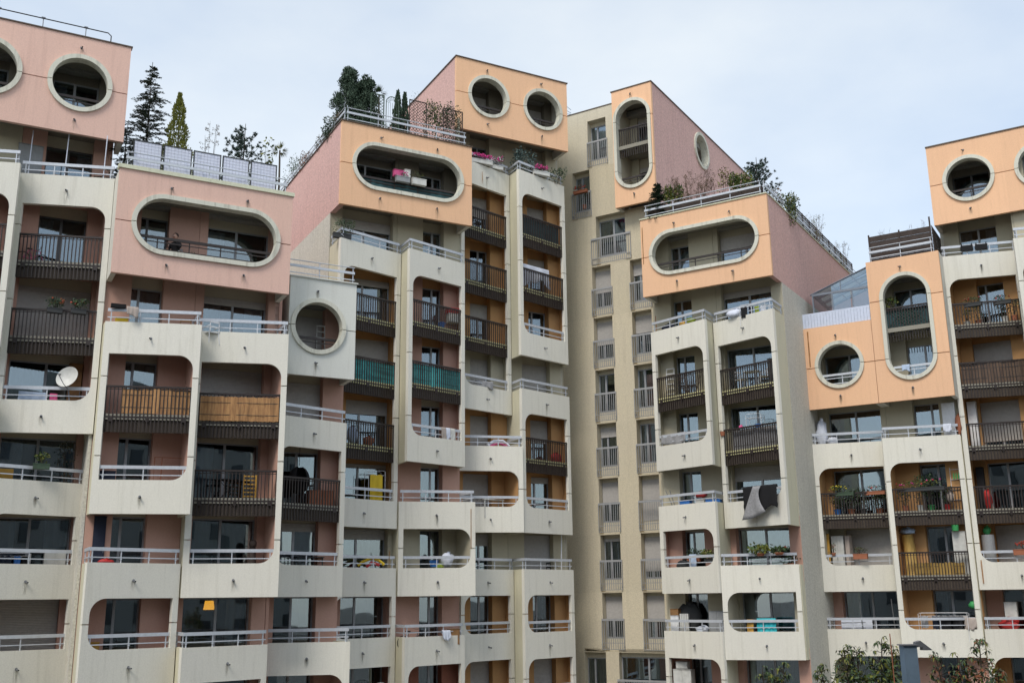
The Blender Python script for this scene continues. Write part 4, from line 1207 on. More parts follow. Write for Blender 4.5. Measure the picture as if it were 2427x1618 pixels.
for i in range(5):
    u0 = 4.52 + i * 1.09
    t = top('privacy_panel', ['scuffed white sheeting panel with dark smudge, leftmost of five on left roof terrace', 'second scuffed white sheeting panel from the left, below the yellow conifer', 'middle one of the five white sheeting panels on the left roof terrace',
        'fourth white sheeting panel, below the blue green pine', 'rightmost white sheeting panel, next to the small fan palm'][i], 'screen', 'A', u0, -37.95, K(6), 'white sheeting panels on the roof terrace')
    MB().box(0, 1.0, 0, .015, .36, 1.88).build('sheeting', 'film', t)
    f = MB().box(-.02, .02, -.02, .03, .0, 1.9).box(.98, 1.02, -.02, .03, 0, 1.9).box(.02, .98, -.015, .02, 1.86, 1.9); f.build('frame', 'dgrey', t)
    g_ = MB()
    for j in range(1, 8): g_.box(j * .125 - .0012, j * .125 + .0012, -.012, -.006, .36, 1.88)
    for j in range(1, 12): g_.box(0, 1, -.012, -.006, .36 + j * .125 - .0012, .36 + j * .125 + .0012)
    g_.build('wire_mesh', 'steel', t, kind='stuff')
# lightning rail on the left roof
t = thing('roof_pipe_rail', 'thin dark pipe rail on short posts along the top left roof edge', 'railing', W('A', -2.2, -39.3, K(8) + .5), rot('A'))
MB().tube([(0, 0, .6), (5.6, 0, .6), (5.72, 0, .5), (5.72, 0, .02)], .022, 7).build('pipe', 'black', t)
for i in range(4): MB().tube([(.3 + i * 1.51 - .03, 0, 0), (.3 + i * 1.51 - .03, 0, .6)], .02, 6).box(.3 + i * 1.51 - .10, .3 + i * 1.51 + .04, -.05, .05, .60, .64).build('post', 'steel', t)
# person sitting in the pink pill window
def person():
    t = top('person', 'person in a black jumper sitting behind the railing of the pink pill opening', 'person', 'A', 6.3, -38.25, K(5))
    t.rotation_euler[2] += R(-35)
    J = [(0, 0, .50), (0, .01, .70), (0, .0, .93), (0, -.01, 1.05), (0, -.03, 1.13),           # 0 pelvis 1 waist 2 chest 3 neck 4 head base
         (-.18, 0, .96), (-.24, -.04, .72), (-.16, -.26, .66),                                    # left arm resting
         (.18, 0, .96), (.25, -.14, .76), (.10, -.24, .98),                                       # right arm, hand raised to the mouth
         (-.10, 0, .49), (-.13, -.42, .50), (-.13, -.44, .10), (-.13, -.56, .04),
         (.10, 0, .49), (.13, -.42, .50), (.13, -.44, .10), (.13, -.56, .04)]
    E_ = [(0, 1), (1, 2), (2, 3), (3, 4), (2, 5), (5, 6), (6, 7), (2, 8), (8, 9), (9, 10), (0, 11), (11, 12), (12, 13), (13, 14), (0, 15), (15, 16), (16, 17), (17, 18)]
    Rr = [.15, .135, .15, .06, .06, .075, .052, .036, .075, .052, .036, .10, .075, .05, .045, .10, .075, .05, .045]
    me = bpy.data.meshes.new('body'); me.from_pydata(J, E_, []); me.materials.append(M['shirt']); me.materials.append(M['jeans'])
    o = link('body', me, t); sk = o.modifiers.new('skin', 'SKIN'); sk.use_smooth_shade = True
    for i, d in enumerate(me.skin_vertices[0].data): d.radius = (Rr[i], Rr[i] * .85); d.use_root = (i == 0)
    ss = o.modifiers.new('sub', 'SUBSURF'); ss.levels = 2; ss.render_levels = 2
    h = MB(); st = random.getstate(); random.seed(1)
    h.ball((0, -.045, 1.235), .115, 16, sx=.80, sy=.95, sz=1.12)
    h.ball((0, -.155, 1.225), .02, 6, sz=1.3); h.ball((-.095, -.04, 1.23), .022, 6, sz=1.4, sx=.5); h.ball((.095, -.04, 1.23), .022, 6, sz=1.4, sx=.5)
    h.tube([(0, -.02, 1.05), (0, -.035, 1.16)], .055, 10)
    h.build('head', 'skin', t, smooth=True)
    f = MB()
    for x in (-.036, .036): f.ball((x, -.145, 1.255), .013, 8, 0, sy=.5)
    f.box(-.03, .03, -.152, -.14, 1.165, 1.173, 1); f.build('face_features', ['white', 'red'], t)
    hr = MB(); hr.ball((0, -.015, 1.285), .12, 14, sx=.86, sy=.98, sz=.92, jit=.04); hr.build('hair', 'hair', t, smooth=True); random.setstate(st)
    for sx, b in ((-1, Vector((-.16, -.27, .665))), (1, Vector((.10, -.245, 1.0)))):
        hd = MB(); dr = Vector((.25, -.9, 0)) if sx < 0 else Vector((-.5, .25, .85)); dr.normalize(); side = dr.cross(Vector((0, 0, 1)) if sx < 0 else Vector((0, 1, 0))).normalized()
        hd.tube([b, b + dr * .045, b + dr * .085], .034, 8, r1=.036)
        for q, ln in enumerate((.060, .070, .066, .052)):
            s0 = b + dr * .08 + side * (q - 1.5) * .019; s1 = s0 + dr * ln * .5; s2 = s1 + (dr * .4 + dr.cross(side) * .8).normalized() * ln * .5
            hd.tube([s0, s1, s2], .009, 6, r1=.007)
        s0 = b + dr * .03 + side * .034; hd.tube([s0, s0 + side * .02 + dr * .03, s0 + side * .018 + dr * .055], .011, 6, r1=.008)
        hd.build('hand', 'skin', t, smooth=True)
    c = chair('white plastic chair under the person in the pink pill opening', 'A', 6.3, -38.30, K(5) + .0, R(-35) + math.pi * 0, 'white', 'plastic_chair')
person()
shrub('small green pot plant beside the person in the pink pill opening', 'A', 6.9, -37.95, K(5) + .02, .28, .42, ('leafgreen',), name='pot_plant', cat='plant', pot=('terra', .22, .2), cnt=110, leaf=.06)
table('low green table behind the railing in the upper left round opening', 'A', 2.55, -39.75, K(7), .8, .5, .62, 'green')
cab = boxy('balcony_cabinet', 'tall grey cabinet with pale lower doors under the top left pink box', 'cabinet', 'A', .75, 1.6, -40.2, K(6), K(6) + 1.9, .35, 'greyp')
boxy('wooden_box', 'small brown wooden box standing behind the top left balcony rail', 'box', 'A', 2.0, 2.4, -39.9, K(6), K(6) + .75, .3, 'wood', 1)
for i, (u, lb) in enumerate(((1.15, 'leftmost'), (2.35, 'middle'), (3.65, 'rightmost'))):
    nn = -39.6 + .3 * (u - .85)
    simple('net_pole', lb + ' of the three thin poles holding a pigeon net over the top left balcony', 'pole', 'A', u, nn - .12, K(6) + .5, MB().tube([(0, 0, 0), (.02, 0, 1.75)], .02, 6), 'sheet', group='net poles on the top left balcony', part='pole')
# bicycle helper
def bicycle(label, base, u, n, z, spin, mat='red', s=1.0):
    t = top('bicycle', label, 'bicycle', base, u, n, z, spin=spin); r = .27 * s
    def whl(x):
        m_ = MB(); pts = [(x + r * math.cos(a), 0, r + r * math.sin(a)) for a in [6.283 * i / 20 for i in range(21)]]; m_.tube(pts, .016, 5)
        o = m_.build('wheel', 'blk', t); q = MB()
        for i in range(10): a = 6.283 * i / 10; q.tube([(x, 0, r), (x + r * math.cos(a), 0, r + r * math.sin(a))], .002, 3)
        q.build('spoke', 'steel', o, kind='stuff')
    whl(-.42 * s); whl(.42 * s)
    f = MB(); P = {k: (x * s, 0, z_ * s) for k, (x, z_) in dict(rw=(-.42, .27), bb=(-.05, .27), st=(-.18, .68), hd=(.28, .68), hb=(.30, .58), fw=(.42, .27)).items()}
    for a, b in (('rw', 'bb'), ('bb', 'st'), ('st', 'hd'), ('bb', 'hb'), ('rw', 'st'), ('hd', 'fw')): f.tube([P[a], P[b]], .014, 6)
    f.build('bicycle_frame', mat, t)
    MB().box(-.28 * s, -.08 * s, -.05, .05, .70 * s, .74 * s).build('saddle', 'blk', t)
    MB().tube([(.22 * s, -.24, .82 * s), (.28 * s, -.05, .80 * s), (.28 * s, .05, .80 * s), (.22 * s, .24, .82 * s)], .012, 6).build('handlebar', 'steel', t)
bicycle("child's pink bicycle in the left corner of the second balcony from top left", 'A', 1.62, -40.0, K(5), R(12), 'pinkc', .8)
for i, (u, lb) in enumerate(((2.45, 'left hanging box of red geraniums on the brown railing, shuttered balcony on the left'), (3.22, 'right hanging box of geraniums on the brown railing, shuttered balcony on the left'))):
    t = shrub(lb, 'A', u, -39.55 + (u - .85) * .296 + .14, K(4) + .80, .55, .36, ('leafgreen', 'leafdark'), 'flower_box', 'flower box', leaf=.08, cnt=260, pot=('dgrey', .5, .18), flowers=('flred', 'leafred') , fcnt=20 if i == 0 else 6, depth=.35, droop=.6, seed=i + 3)
# satellite dish
t = top('satellite_dish', 'large white satellite dish fixed to a white rail on the left', 'satellite dish', 'A', 3.12, -38.95, K(3) + 1.28, spin=R(18))
mb = MB(); k = 24; rings = []
for j in range(7):
    rr = .39 * j / 6
    rings.append([(rr * math.cos(6.283 * i / k), -.15 * (rr / .39) ** 2, rr * 1.06 * math.sin(6.283 * i / k)) for i in range(k)])
v = [p for rg in rings for p in rg] + [(x, y + .012, z_) for rg in rings for x, y, z_ in rg]; nn = 7 * k
fcs = []
for j in range(6):
    for i in range(k):
        a, b, c, d = j * k + i, j * k + (i + 1) % k, (j + 1) * k + (i + 1) % k, (j + 1) * k + i
        fcs += [(a, b, c, d), (nn + d, nn + c, nn + b, nn + a)]
mb.add(v, fcs); dsh = mb.build('reflector', 'offw', t, smooth=True); dsh.rotation_euler = (R(-20), 0, R(-52))
MB().tube([(0, .03, -.35), (-.35, -.45, -.30), (-.62, -.62, -.02)], .014, 6).build('feed_arm', 'steel', t)
MB().tube([(-.62, -.62, -.02), (-.52, -.52, .0)], .035, 8).build('receiver_head', 'greyp', t)
MB().tube([(0, .03, 0), (.05, .10, -.3), (.12, .05, -.82)], .025, 7).build('mast', 'steel', t)
boxy('balcony_cupboard', 'weathered wooden cupboard at the right end of the dish balcony', 'cupboard', 'A', 3.22, 3.66, -40.2, K(3), K(3) + 2.1, .4, 'wood', 1)
cloth('hanging_laundry', 'patterned lilac laundry hanging inside the rail left of the satellite dish', 'laundry', 'A', 1.6, 2.5, -39.72, K(3) + .25, K(3) + .85, 'lblue', seed=2)
cloth('hanging_laundry', 'dark red laundry hanging next to lilac washing under the satellite dish', 'laundry', 'A', 2.6, 2.85, -39.6, K(3) + .2, K(3) + .82, 'pinkc', seed=3)
shrub('bright green plant in a dark green trough on the rail at the left edge', 'A', 2.52, -39.05, K(2) + .88, .42, .36, ('leafyel', 'leafgreen'), 'trough_plant', 'flower box', pot=('leafdark', .52, .19), cnt=170, leaf=.08, seed=7)
shrub('tall wispy dark plant behind the rail right of the green trough', 'A', 3.4, -40.0, K(2), .8, 1.75, ('leafdark', 'leafbrown'), 'tall_plant', 'plant', pot=('dgrey', .35, .3), cnt=260, leaf=.06, seed=8)
simple('orange_crate', 'orange crate behind the rail at the left edge of the picture', 'crate', 'A', 1.1, -39.7, K(2) + .3, MB().box(0, .6, 0, .3, .2, .62), 'ywood')
rack('drying rack with dark blue clothes behind the rail at the left edge', 'A', 2.0, -39.9, K(1), 1.0, .85, ((-.45, -.1, .4, 'navy'), (0, .2, .3, 'blue'), (.25, .45, .4, 'blk')))
boxy('white_chest', 'white chest covered with cloth behind the left edge rail', 'chest', 'A', 2.95, 3.65, -39.95, K(1) + .0, K(1) + .98, .4, 'offw')
chair('white garden chair in front of a grey shutter at the bottom left', 'A', 1.75, -39.7, K(0), R(20))
cloth('rail_towel', 'beige towel over the white rail below the pink pill box', 'towel', 'A', 4.70, 5.10, -37.70, K(4) + .66, K(4) + 1.01, 'towel')
boxy('yellow_box', 'yellow storage box behind the rail beside the beige towel', 'box', 'A', 4.45, 4.85, -38.3, K(4), K(4) + .72, .3, 'yellow', 1)
simple('window_box', 'black planter clamped on the rail end under the pink pill box', 'planter', 'A', 4.2, -37.9, K(4) + 1.0, MB().box(0, .5, 0, .18, 0, .13), 'blk')
chair('white plastic chair behind the white rail below the pink box, right bay', 'A', 7.75, -38.0, K(4), R(200))
chair('small wooden chair behind the rail below the pink box', 'A', 6.9, -38.3, K(4), R(160), 'wood', 'wooden_chair')
screen('bamboo_screen', 'split bamboo screen behind a brown railing, left one of the pair', 'A', 4.80, -37.95, 7.02, -37.30, K(3) + .02, K(3) + .90, 'reed', rag=.02)
screen('bamboo_screen', 'split bamboo screen filling a brown railing, right one of the pair', 'A', 7.52, -38.03, 10.2, -37.25, K(3) - .03, K(3) + .86, 'reed', rag=.02)
t = top('copper_rail_frame', 'brown pipe frame standing on the balcony below the left bamboo screen', 'frame', 'A', 6.15, -38.5, K(2))
MB().tube([(0, 0, 0), (0, 0, 1.42), (.95, 0, 1.42), (.95, 0, 0)], .022, 7).tube([(.25, 0, 0), (.25, 0, 1.4)], .018, 6).build('pipe', 'terra', t)
boxy('dark_chest', 'dark chest with a yellow top edge behind rail below left bamboo screen', 'chest', 'A', 4.3, 4.85, -38.3, K(2), K(2) + .82, .3, 'navy', 1)
boxy('dark_blue_panel_cupboard', 'tall dark navy cupboard at the left of the lower balcony', 'cupboard', 'A', 4.34, 4.74, -38.75, K(1), K(1) + 2.1, .3, 'navy', 1)
bag('red_cushion', 'red cushion lying behind the rail beside the tall navy cupboard', 'cushion', 'A', 4.75, -38.1, K(1) + .42, .5, .22, 'red', seed=4)
boxy('wooden_box', 'small tan box in the lower left corner of the rounded opening, bottom left', 'box', 'A', 4.35, 4.75, -38.1, K(0), K(0) + .72, .3, 'ywood', 1)
# folding chair and table
t = top('folding_chair', 'golden wooden folding chair against a dark railing on the left block', 'chair', 'A', 9.45, -38.0, K(2), spin=R(-6))
f = MB().box(-.25, -.20, 0, .04, 0, .88).box(.20, .25, 0, .04, 0, .88); f.build('frame', 'ywood', t)
for i in range(6): MB().box(-.20, .20, .005, .03, .08 + i * .145, .13 + i * .145).build('slat', 'ywood', t)
table('black folding table with crossed legs beside the golden folding chair', 'A', 8.75, -38.2, K(2), .75, .5, .7, 'blk', cross=True)
t = top('carved_figure', 'dark carved wooden figure standing at the right end of a white rail balcony', 'sculpture', 'A', 9.75, -38.3, K(1))
mb = MB(); mb.tube([(0, 0, 0), (.02, 0, .5), (-.02, 0, .9), (0, 0, 1.1)], .16, 9, r1=.12); mb.ball((0, 0, 1.22), .15, 10, sz=1.1); mb.build('carving', 'dwood', t, smooth=True)
# hanging chair and trunk
t = top('hanging_chair', 'black egg shaped hanging chair on the dark railed balcony', 'chair', 'A', 11.75, -39.6, K(2))
mb = MB(); k = 14; v = []
for j in range(9):
    a = R(-80 + 150 * j / 8)
    for i in range(k): b = R(30 + 300 * i / (k - 1)); v.append((.42 * math.cos(a) * math.sin(b), -.42 * math.cos(a) * math.cos(b) + .0, .95 + .55 * math.sin(a)))
mb.add(v, [(j * k + i, j * k + i + 1, (j + 1) * k + i + 1, (j + 1) * k + i) for j in range(8) for i in range(k - 1)])
mb.build('basket', 'blk', t, smooth=True); MB().tube([(0, 0, 1.5), (0, 0, 2.58)], .012, 5).build('chain', 'blk', t)
boxy('brown_trunk', 'reddish brown trunk behind the dark railing beside the hanging chair', 'trunk', 'A', 12.2, 13.2, -39.6, K(2), K(2) + .58, .45, 'terra')
table('dark cloth covered table with things on it behind the rail', 'A', 12.4, -40.05, K(1), 1.1, .5, .85, 'dgrey')
t = top('step_ladder', 'cream step ladder folded inside the grey round opening', 'ladder', 'A', 12.55, -39.9, K(4))
def ladder_parts(t, h, w_, mat):
    MB().tube([(-w_ / 2, 0, 0), (-w_ / 2 + .03, .1, h), (w_ / 2 - .03, .1, h), (w_ / 2, 0, 0)], .018, 6).build('rail', mat, t)
    for i in range(int(h / .25)): z_ = .22 + i * .25; MB().box(-w_ / 2 + .02, w_ / 2 - .02, -.02 + .1 * z_ / h, .09 + .1 * z_ / h, z_, z_ + .03).build('step', mat, t)
ladder_parts(t, 1.75, .38, 'offw')
chair('pale metal chair in front of the window inside the grey round opening', 'A', 11.75, -39.7, K(4), R(10), 'white')

t = top('ceiling_lamp', 'lit warm yellow lamp seen through the window of a lower left balcony', 'lamp', 'A', 8.62, -39.75, K(0) + 1.72)
lm = bpy.data.materials.new('lit_lamp_shade'); lm.use_nodes = True; lb_ = lm.node_tree.nodes['Principled BSDF']; lb_.inputs['Base Color'].default_value = (.8, .5, .1, 1); lb_.inputs['Emission Color'].default_value = (1.0, .42, .035, 1); lb_.inputs['Emission Strength'].default_value = 1.6; M['lamp'] = lm
MB().tube([(0, 0, 0), (0, 0, .32)], .20, 14, r1=.15).build('lamp_shade', 'lamp', t); MB().tube([(0, 0, .32), (0, 0, .9)], .01, 5).build('cord', 'blk', t)

# ---------- middle block ------------------------------------------------
def canvas(label, base, u0, n0, u1, n1, z0, z1, mat='tarp', name='shade_cloth'): return screen(name, label, base, u0, n0, u1, n1, z0, z1, mat, .012, .015)
canvas('bright teal shade cloth behind a brown railing, left one of two', 'A', 13.9, -41.25, 16.62, -42.05, K(4) - .05, K(4) + .9)
canvas('bright teal shade cloth behind a brown railing, right one of two', 'A', 17.15, -41.22, 19.85, -42.05, K(4) - .05, K(4) + .9)
canvas('dark teal canvas along the railing of the orange pill opening', 'A', 14.1, -41.62, 19.5, -41.62, K(7) + .15, K(7) + .95, 'dteal')
canvas('dark green canvas behind the railing of the highest right railed balcony', 'A', 23.6, -42.72, 26.1, -43.45, K(7) - .05, K(7) + .9, 'dteal')
boxy('gift_box', 'pink patterned boxes stacked on the rail of the orange pill opening', 'box', 'A', 16.2, 16.62, -41.42, K(7) + 1.22, K(7) + 1.5, .2, 'pinkc', 1)
boxy('gift_box', 'small black and white patterned box beside the pink boxes', 'box', 'A', 16.72, 17.0, -41.42, K(7) + 1.22, K(7) + 1.6, .2, 'offw', 1)
shrub('grey planter with pink flowers hung on the railing in the orange pill opening', 'A', 16.6, -41.38, K(7) + .93, .7, .25, ('leafgreen',), 'flower_box', 'flower box', pot=('greyp', .66, .26), cnt=60, flowers='flpink', fcnt=14, seed=3, leaf=.05)
shrub('white planter with green plants hung on the railing in the orange pill opening', 'A', 17.4, -41.38, K(7) + .93, .7, .28, ('leafgreen', 'leafyel'), 'flower_box', 'flower box', pot=('offw', .68, .30), cnt=80, seed=5, leaf=.05)
conifer('dark dense conifer, tallest tree on the orange pill box roof', 'A', 14.55, -43.2, K(8), 4.2, 1.05, 'leafdark', 'clump', 'conifer', 1, seed=15)
conifer('dark broad conifer just right of the tallest one on the orange roof', 'A', 15.4, -43.2, K(8), 3.9, .95, 'leafdark', 'clump', 'conifer', 1, seed=16)
palm('feathery palm rising above the left trellis on the orange roof', 'A', 15.85, -42.7, K(8), 2.95, .5, 5, 'leafgreen')
conifer('slim dark cypress behind the arched trellis', 'A', 16.7, -42.4, K(8), 3.2, .40, 'leafdark', 'cone', 'cypress', seed=17)
conifer('second slim dark cypress touching the arched trellis on its right', 'A', 17.1, -42.5, K(8), 3.25, .34, 'leafdark', 'cone', 'cypress', seed=18)
shrub('olive green bush between the brown trellis panels', 'A', 18.45, -42.3, K(8), .95, 3.0, ('leafyel', 'leafdark', 'leafgreen'), leaf=.09, cnt=1300, seed=12)
shrub('dark bush with reddish tips behind the rightmost trellis', 'A', 19.35, -42.3, K(8), 1.2, 3.0, ('leafdark', 'leafbrown', 'leafgreen'), leaf=.09, cnt=1400, seed=13)
shrub('thin pale bush rising behind the brown trellis', 'A', 17.65, -42.6, K(8), .5, 3.6, ('leafblue',), leaf=.06, cnt=120, seed=14)
def trellis(label, u0, u1, n, h, mat='dwood', arch=False):
    t = top('trellis', label, 'trellis', 'A', u0, n, K(8), 'garden trellises on the orange box roof'); wd = u1 - u0
    if arch:
        c = wd / 2; pts = [(0, 0, 0), (0, 0, h - c)] + [(c - c * math.cos(R(a)), 0, h - c + c * math.sin(R(a))) for a in range(10, 180, 14)] + [(wd, 0, h - c), (wd, 0, 0)]
        MB().tube(pts, .02, 6).build('frame', 'leafdark', t)
        l = MB()
        for a in range(0, 181, 20): l.tube([(c - .12 * math.cos(R(a)), 0, h - c + .12 * math.sin(R(a))), (c - c * math.cos(R(a)), 0, h - c + c * math.sin(R(a)))], .010, 4)
        for i in range(7): l.tube([(wd * i / 6, 0, 0), (wd * i / 6, 0, h - c)], .008, 4)
        l.tube([(c - .3 * math.cos(R(a)), 0, h - c + .3 * math.sin(R(a))) for a in range(0, 181, 15)], .010, 4)
        l.build('lattice', 'leafdark', t, kind='stuff'); return
    MB().box(0, .04, 0, .04, 0, h).box(wd - .04, wd, 0, .04, 0, h).box(.04, wd - .04, 0, .04, h - .04, h).build('frame', mat, t)
    l = MB(); s = .16
    import itertools
    for sgn in (1, -1):
        k = -int(h / s) - 1
        while k * s < wd:
            x0, x1 = k * s, k * s + h
            za, zb = 0, h
            if x0 < 0: za = -x0; x0 = 0
            if x1 > wd: zb = h - (x1 - wd); x1 = wd
            if zb - za > .05:
                a, b = (x0, x1) if sgn > 0 else (wd - x0, wd - x1)
                l.tube([(a, .012 * sgn + .02, za), (b, .012 * sgn + .02, zb)], .011, 4)
            k += 1
    l.build('lattice', mat, t, kind='stuff')
trellis('dark diamond trellis left of the arched one', 15.2, 15.88, -42.0, 2.6, 'leafdark')
trellis('arched green trellis with fan shaped bars on the orange box roof', 15.93, 16.55, -41.9, 2.55, arch=True)
trellis('brown diamond trellis panel right of the cypresses', 17.1, 18.0, -41.9, 2.65)
trellis('rightmost brown diamond trellis near the twin round windows', 18.85, 19.9, -41.9, 2.6)
for i, (n, h, ms, lb) in enumerate(((-42.6, 1.35, ('leafbrown', 'leafdark'), 'reddish brown bush just left of the tallest conifer on the rose wall'), (-44.6, 1.2, ('leafdark', 'leafbrown'), 'thin dark bush overhanging the upper rose wall edge'),
        (-47.2, 1.3, ('leafbrown', 'leafred'), 'rusty bush halfway down the sloping line of the rose wall'), (-49.5, 1.9, ('leafgreen', 'leafdark'), 'green bush at the low end of the rose wall edge'))):
    shrub(lb, 'A', 13.85, n, K(8) + .1, .9 + .2 * (i == 3), h, ms, leaf=.075, cnt=700, seed=20 + i, shell=.05, depth=1.3 + (i == 3))
shrub('magenta geraniums in a white trough on the left of the two high parapets', 'A', 21.2, -42.85, K(8) + .55, 1.5, .30, ('leafgreen', 'leafdark'), 'flower_box', 'flower box', leaf=.06, cnt=260, pot=('offw', 1.5, .2), flowers='flpink', fcnt=150, depth=.35, seed=2)
shrub('round magenta and white flower bush in a white box on the high parapet', 'A', 22.4, -43.15, K(8) + .55, .7, .48, ('leafgreen', 'leafdark'), 'flower_box', 'flower box', leaf=.06, cnt=180, pot=('offw', .6, .2), flowers=('flpink', 'white'), fcnt=90, depth=.5, seed=4)
shrub('blue grey olive bush on the high parapet under the twin round windows', 'A', 23.85, -43.1, K(8) + .3, 1.35, 1.35, ('leafblue',), 'olive_bush', 'shrub', leaf=.11, cnt=800, pot=('offw', .6, .25), seed=6, shell=.05)
shrub('magenta geraniums right of the olive bush', 'A', 24.75, -42.8, K(8) + .55, .9, .32, ('leafgreen', 'leafdark'), 'flower_box', 'flower box', leaf=.06, cnt=180, pot=('offw', .9, .2), flowers='flpink', fcnt=85, depth=.35, seed=8)
shrub('dark leafy shrub spilling over the right end of the high parapet', 'A', 25.85, -43.15, K(8) + .45, 1.05, .85, ('leafdark', 'leafgreen'), leaf=.09, cnt=360, seed=9, droop=.4)
shrub('small green bush behind the parapet just right of the orange pill box', 'A', 20.8, -43.3, K(8) + .2, .5, 1.25, ('leafgreen', 'leafyel'), leaf=.07, cnt=160, seed=10)
shrub('dark ivy in a planter hanging off the balcony corner below the orange pill box', 'A', 13.75, -41.25, K(6) + .52, 1.0, .62, ('leafdark', 'leafgreen'), 'corner_planter', 'planter', leaf=.07, cnt=420, pot=('dgrey', .8, .22), droop=.3, seed=11, depth=1.0)
chair('dark chair on the top left railed balcony beside the orange box', 'A', 21.5, -43.5, K(7), R(15), 'blk')
chair('dark chair behind the dark green canvas on the upper right', 'A', 25.2, -43.9, K(7), R(-10), 'blk')
cloth('hung_sheet', 'big white sheet drying over a brown railing on the right column', 'sheet', 'A', 23.65, 25.45, -42.95, K(6) + .40, K(6) + 1.32, 'sheet', wav=.05, folds=7, hem=.18, seed=5, spin=R(14))
cloth('patterned_blanket', 'grey patterned blanket draped inside the white rail, right column', 'blanket', 'A', 21.1, 22.0, -43.0, K(4) + .45, K(4) + .78, 'greycl', seed=6)
t = top('lying_parasol', 'folded parasol in red and white lying behind the white rail', 'parasol', 'A', 21.7, -43.0, K(3) + .55)  # closed parasol resting behind the rail
MB().tube([(0, 0, 0), (.35, 0, .22), (.8, 0, .26), (1.15, 0, .05)], .09, 9, r1=.04).build('canopy', 'sheet', t, smooth=True); MB().tube([(.1, -.05, -.02), (.6, -.06, .12), (1.0, -.04, 0)], .05, 7).build('canopy_trim', 'pinkc', t, smooth=True)
table('white mesh table against the rounded rail opening in the middle', 'A', 21.95, -43.1, K(2), 1.05, .5, .85, 'offw')
bag('red_bundle', 'dark red bundle behind the bars of the lowest dark railing, right column', 'bundle', 'A', 25.75, -43.6, K(3) + .02, .55, .45, 'red', seed=9)
simple('leaning_pole', 'long white pole leaning against the wall beside a closed shutter', 'pole', 'A', 25.9, -43.6, K(1), MB().tube([(0, 0, 0), (.12, .1, 2.3)], .03, 6), 'white', part='pole')
chair('black chair behind the grey rail next to the leaning white pole', 'A', 25.3, -43.4, K(1), R(30), 'blk')
boxy('cool_box', 'white cool box with a red lid on the upper salmon balcony', 'cool box', 'A', 19.28, 19.8, -42.1, K(5) + .42, K(5) + .82, .35, 'offw', 1)
boxy('red_crate', 'red crate on top of the white cool box', 'crate', 'A', 19.25, 19.83, -42.1, K(5) + .85, K(5) + 1.08, .35, 'red', 1)
bucket('bright blue bucket beside the white cool box', 'A', 18.85, -41.95, K(5) + .0, .17, .28, 'blue')
for i, (a, b) in enumerate(((18.72, 18.98), (19.0, 19.22), (19.24, 19.50))):
    cloth('rail_towel', ['cream towel over the rail, left of three beside each other', 'middle of three pale towels hanging over the rail', 'greyish towel over the rail, right of three'][i], 'towel', 'A', a, b, -41.70 - (a - 18.7) * .29, K(3) + .45 + .05 * (i % 2), K(3) + 1.01, ['towel', 'sheet', 'offw'][i], spin=R(16.5), group='three towels on one rail')
t = rack('drying rack with bright yellow cloth standing behind the white rail', 'A', 15.9, -42.3, K(2), .75, 1.75, ((-.30, .25, 1.35, 'yellow'), (-.34, -.1, .8, 'blk'), (.05, .33, 1.1, 'yellow')))
def umbrella(label, u, n, z, L):
    t = top('folded_parasol', label, 'parasol', 'A', u, n, z)
    mb = MB(); mb.tube([(-L / 2, 0, 0), (-L * .3, 0, .16), (0, 0, .30), (L * .3, 0, .22), (L / 2, 0, .04)], .06, 9, r1=.07); mb.build('canopy', 'yellow', t, smooth=True)
    MB().tube([(-L * .2, -.07, -.06), (0, -.09, .12), (L * .3, -.06, .02)], .07, 7).build('canopy_trim', 'red', t, smooth=True)
umbrella('folded yellow and red parasol lying on the rail of a cream balcony', 15.65, -41.9, K(1) + .6, 1.15)
bag('clothes_heap', 'pale bag of clothes on the dark railed balcony of the middle block', 'bag', 'A', 14.7, -41.95, K(3) + .1, .5, .7, 'lblue', seed=12)
bag('clothes_heap', 'red heap of clothes next to the pale bag behind dark bars', 'bag', 'A', 15.5, -42.1, K(3) + .02, .5, .42, 'terra', seed=13)
bag('plastic_bag', 'white plastic bag full of things on the rounded cream balcony', 'bag', 'A', 19.1, -41.75, K(1) + .55, .55, .6, 'sheet', seed=14)
bucket('blue tub beside the white plastic bag on the rounded balcony', 'A', 18.5, -41.85, K(1) + .55, .2, .28, 'blue', 'tub', 'tub')
bag('green_bag', 'lime green bag low behind the rail under the blue tub', 'bag', 'A', 18.7, -41.8, K(1) + .42, .45, .26, 'lime', seed=15)
bicycle('silver bicycle behind the rail at the corner of a lower salmon balcony', 'A', 17.5, -41.85, K(0), R(10), 'steel')
cloth('rail_cloth', 'white checked cloth on the lower rail of the salmon balcony', 'cloth', 'A', 18.75, 19.2, -41.55, K(0) + .35, K(0) + .72, 'sheet', spin=R(16))
boxy('cardboard_box', 'brown box behind the rail right of the white checked cloth', 'box', 'A', 19.3, 19.75, -41.9, K(0) + .1, K(0) + .75, .3, 'wood', 1)
t = top('peacock_chair', 'white round backed wicker chair at the bottom edge of the picture', 'chair', 'A', 16.2, -41.95, K(-1))
mb = MB(); c0 = Vector((0, 0, 1.1))
for i in range(13): a = R(-20 + 220 * i / 12); mb.tube([c0 + Vector((.1 * math.cos(a), 0, .1 * math.sin(a))), c0 + Vector((.42 * math.cos(a), 0, .42 * math.sin(a)))], .010, 5)
for rr in (.1, .26, .42): mb.tube([c0 + Vector((rr * math.cos(R(a)), 0, rr * math.sin(R(a)))) for a in range(-20, 201, 12)], .013, 5)
mb.build('backrest', 'white', t); MB().tube([(0, -.2, .40), (0, -.2, .46)], .26, 14).build('seat', 'white', t); MB().tube([(0, -.2, 0), (0, -.2, .4)], .2, 12, r1=.12).build('base', 'white', t)

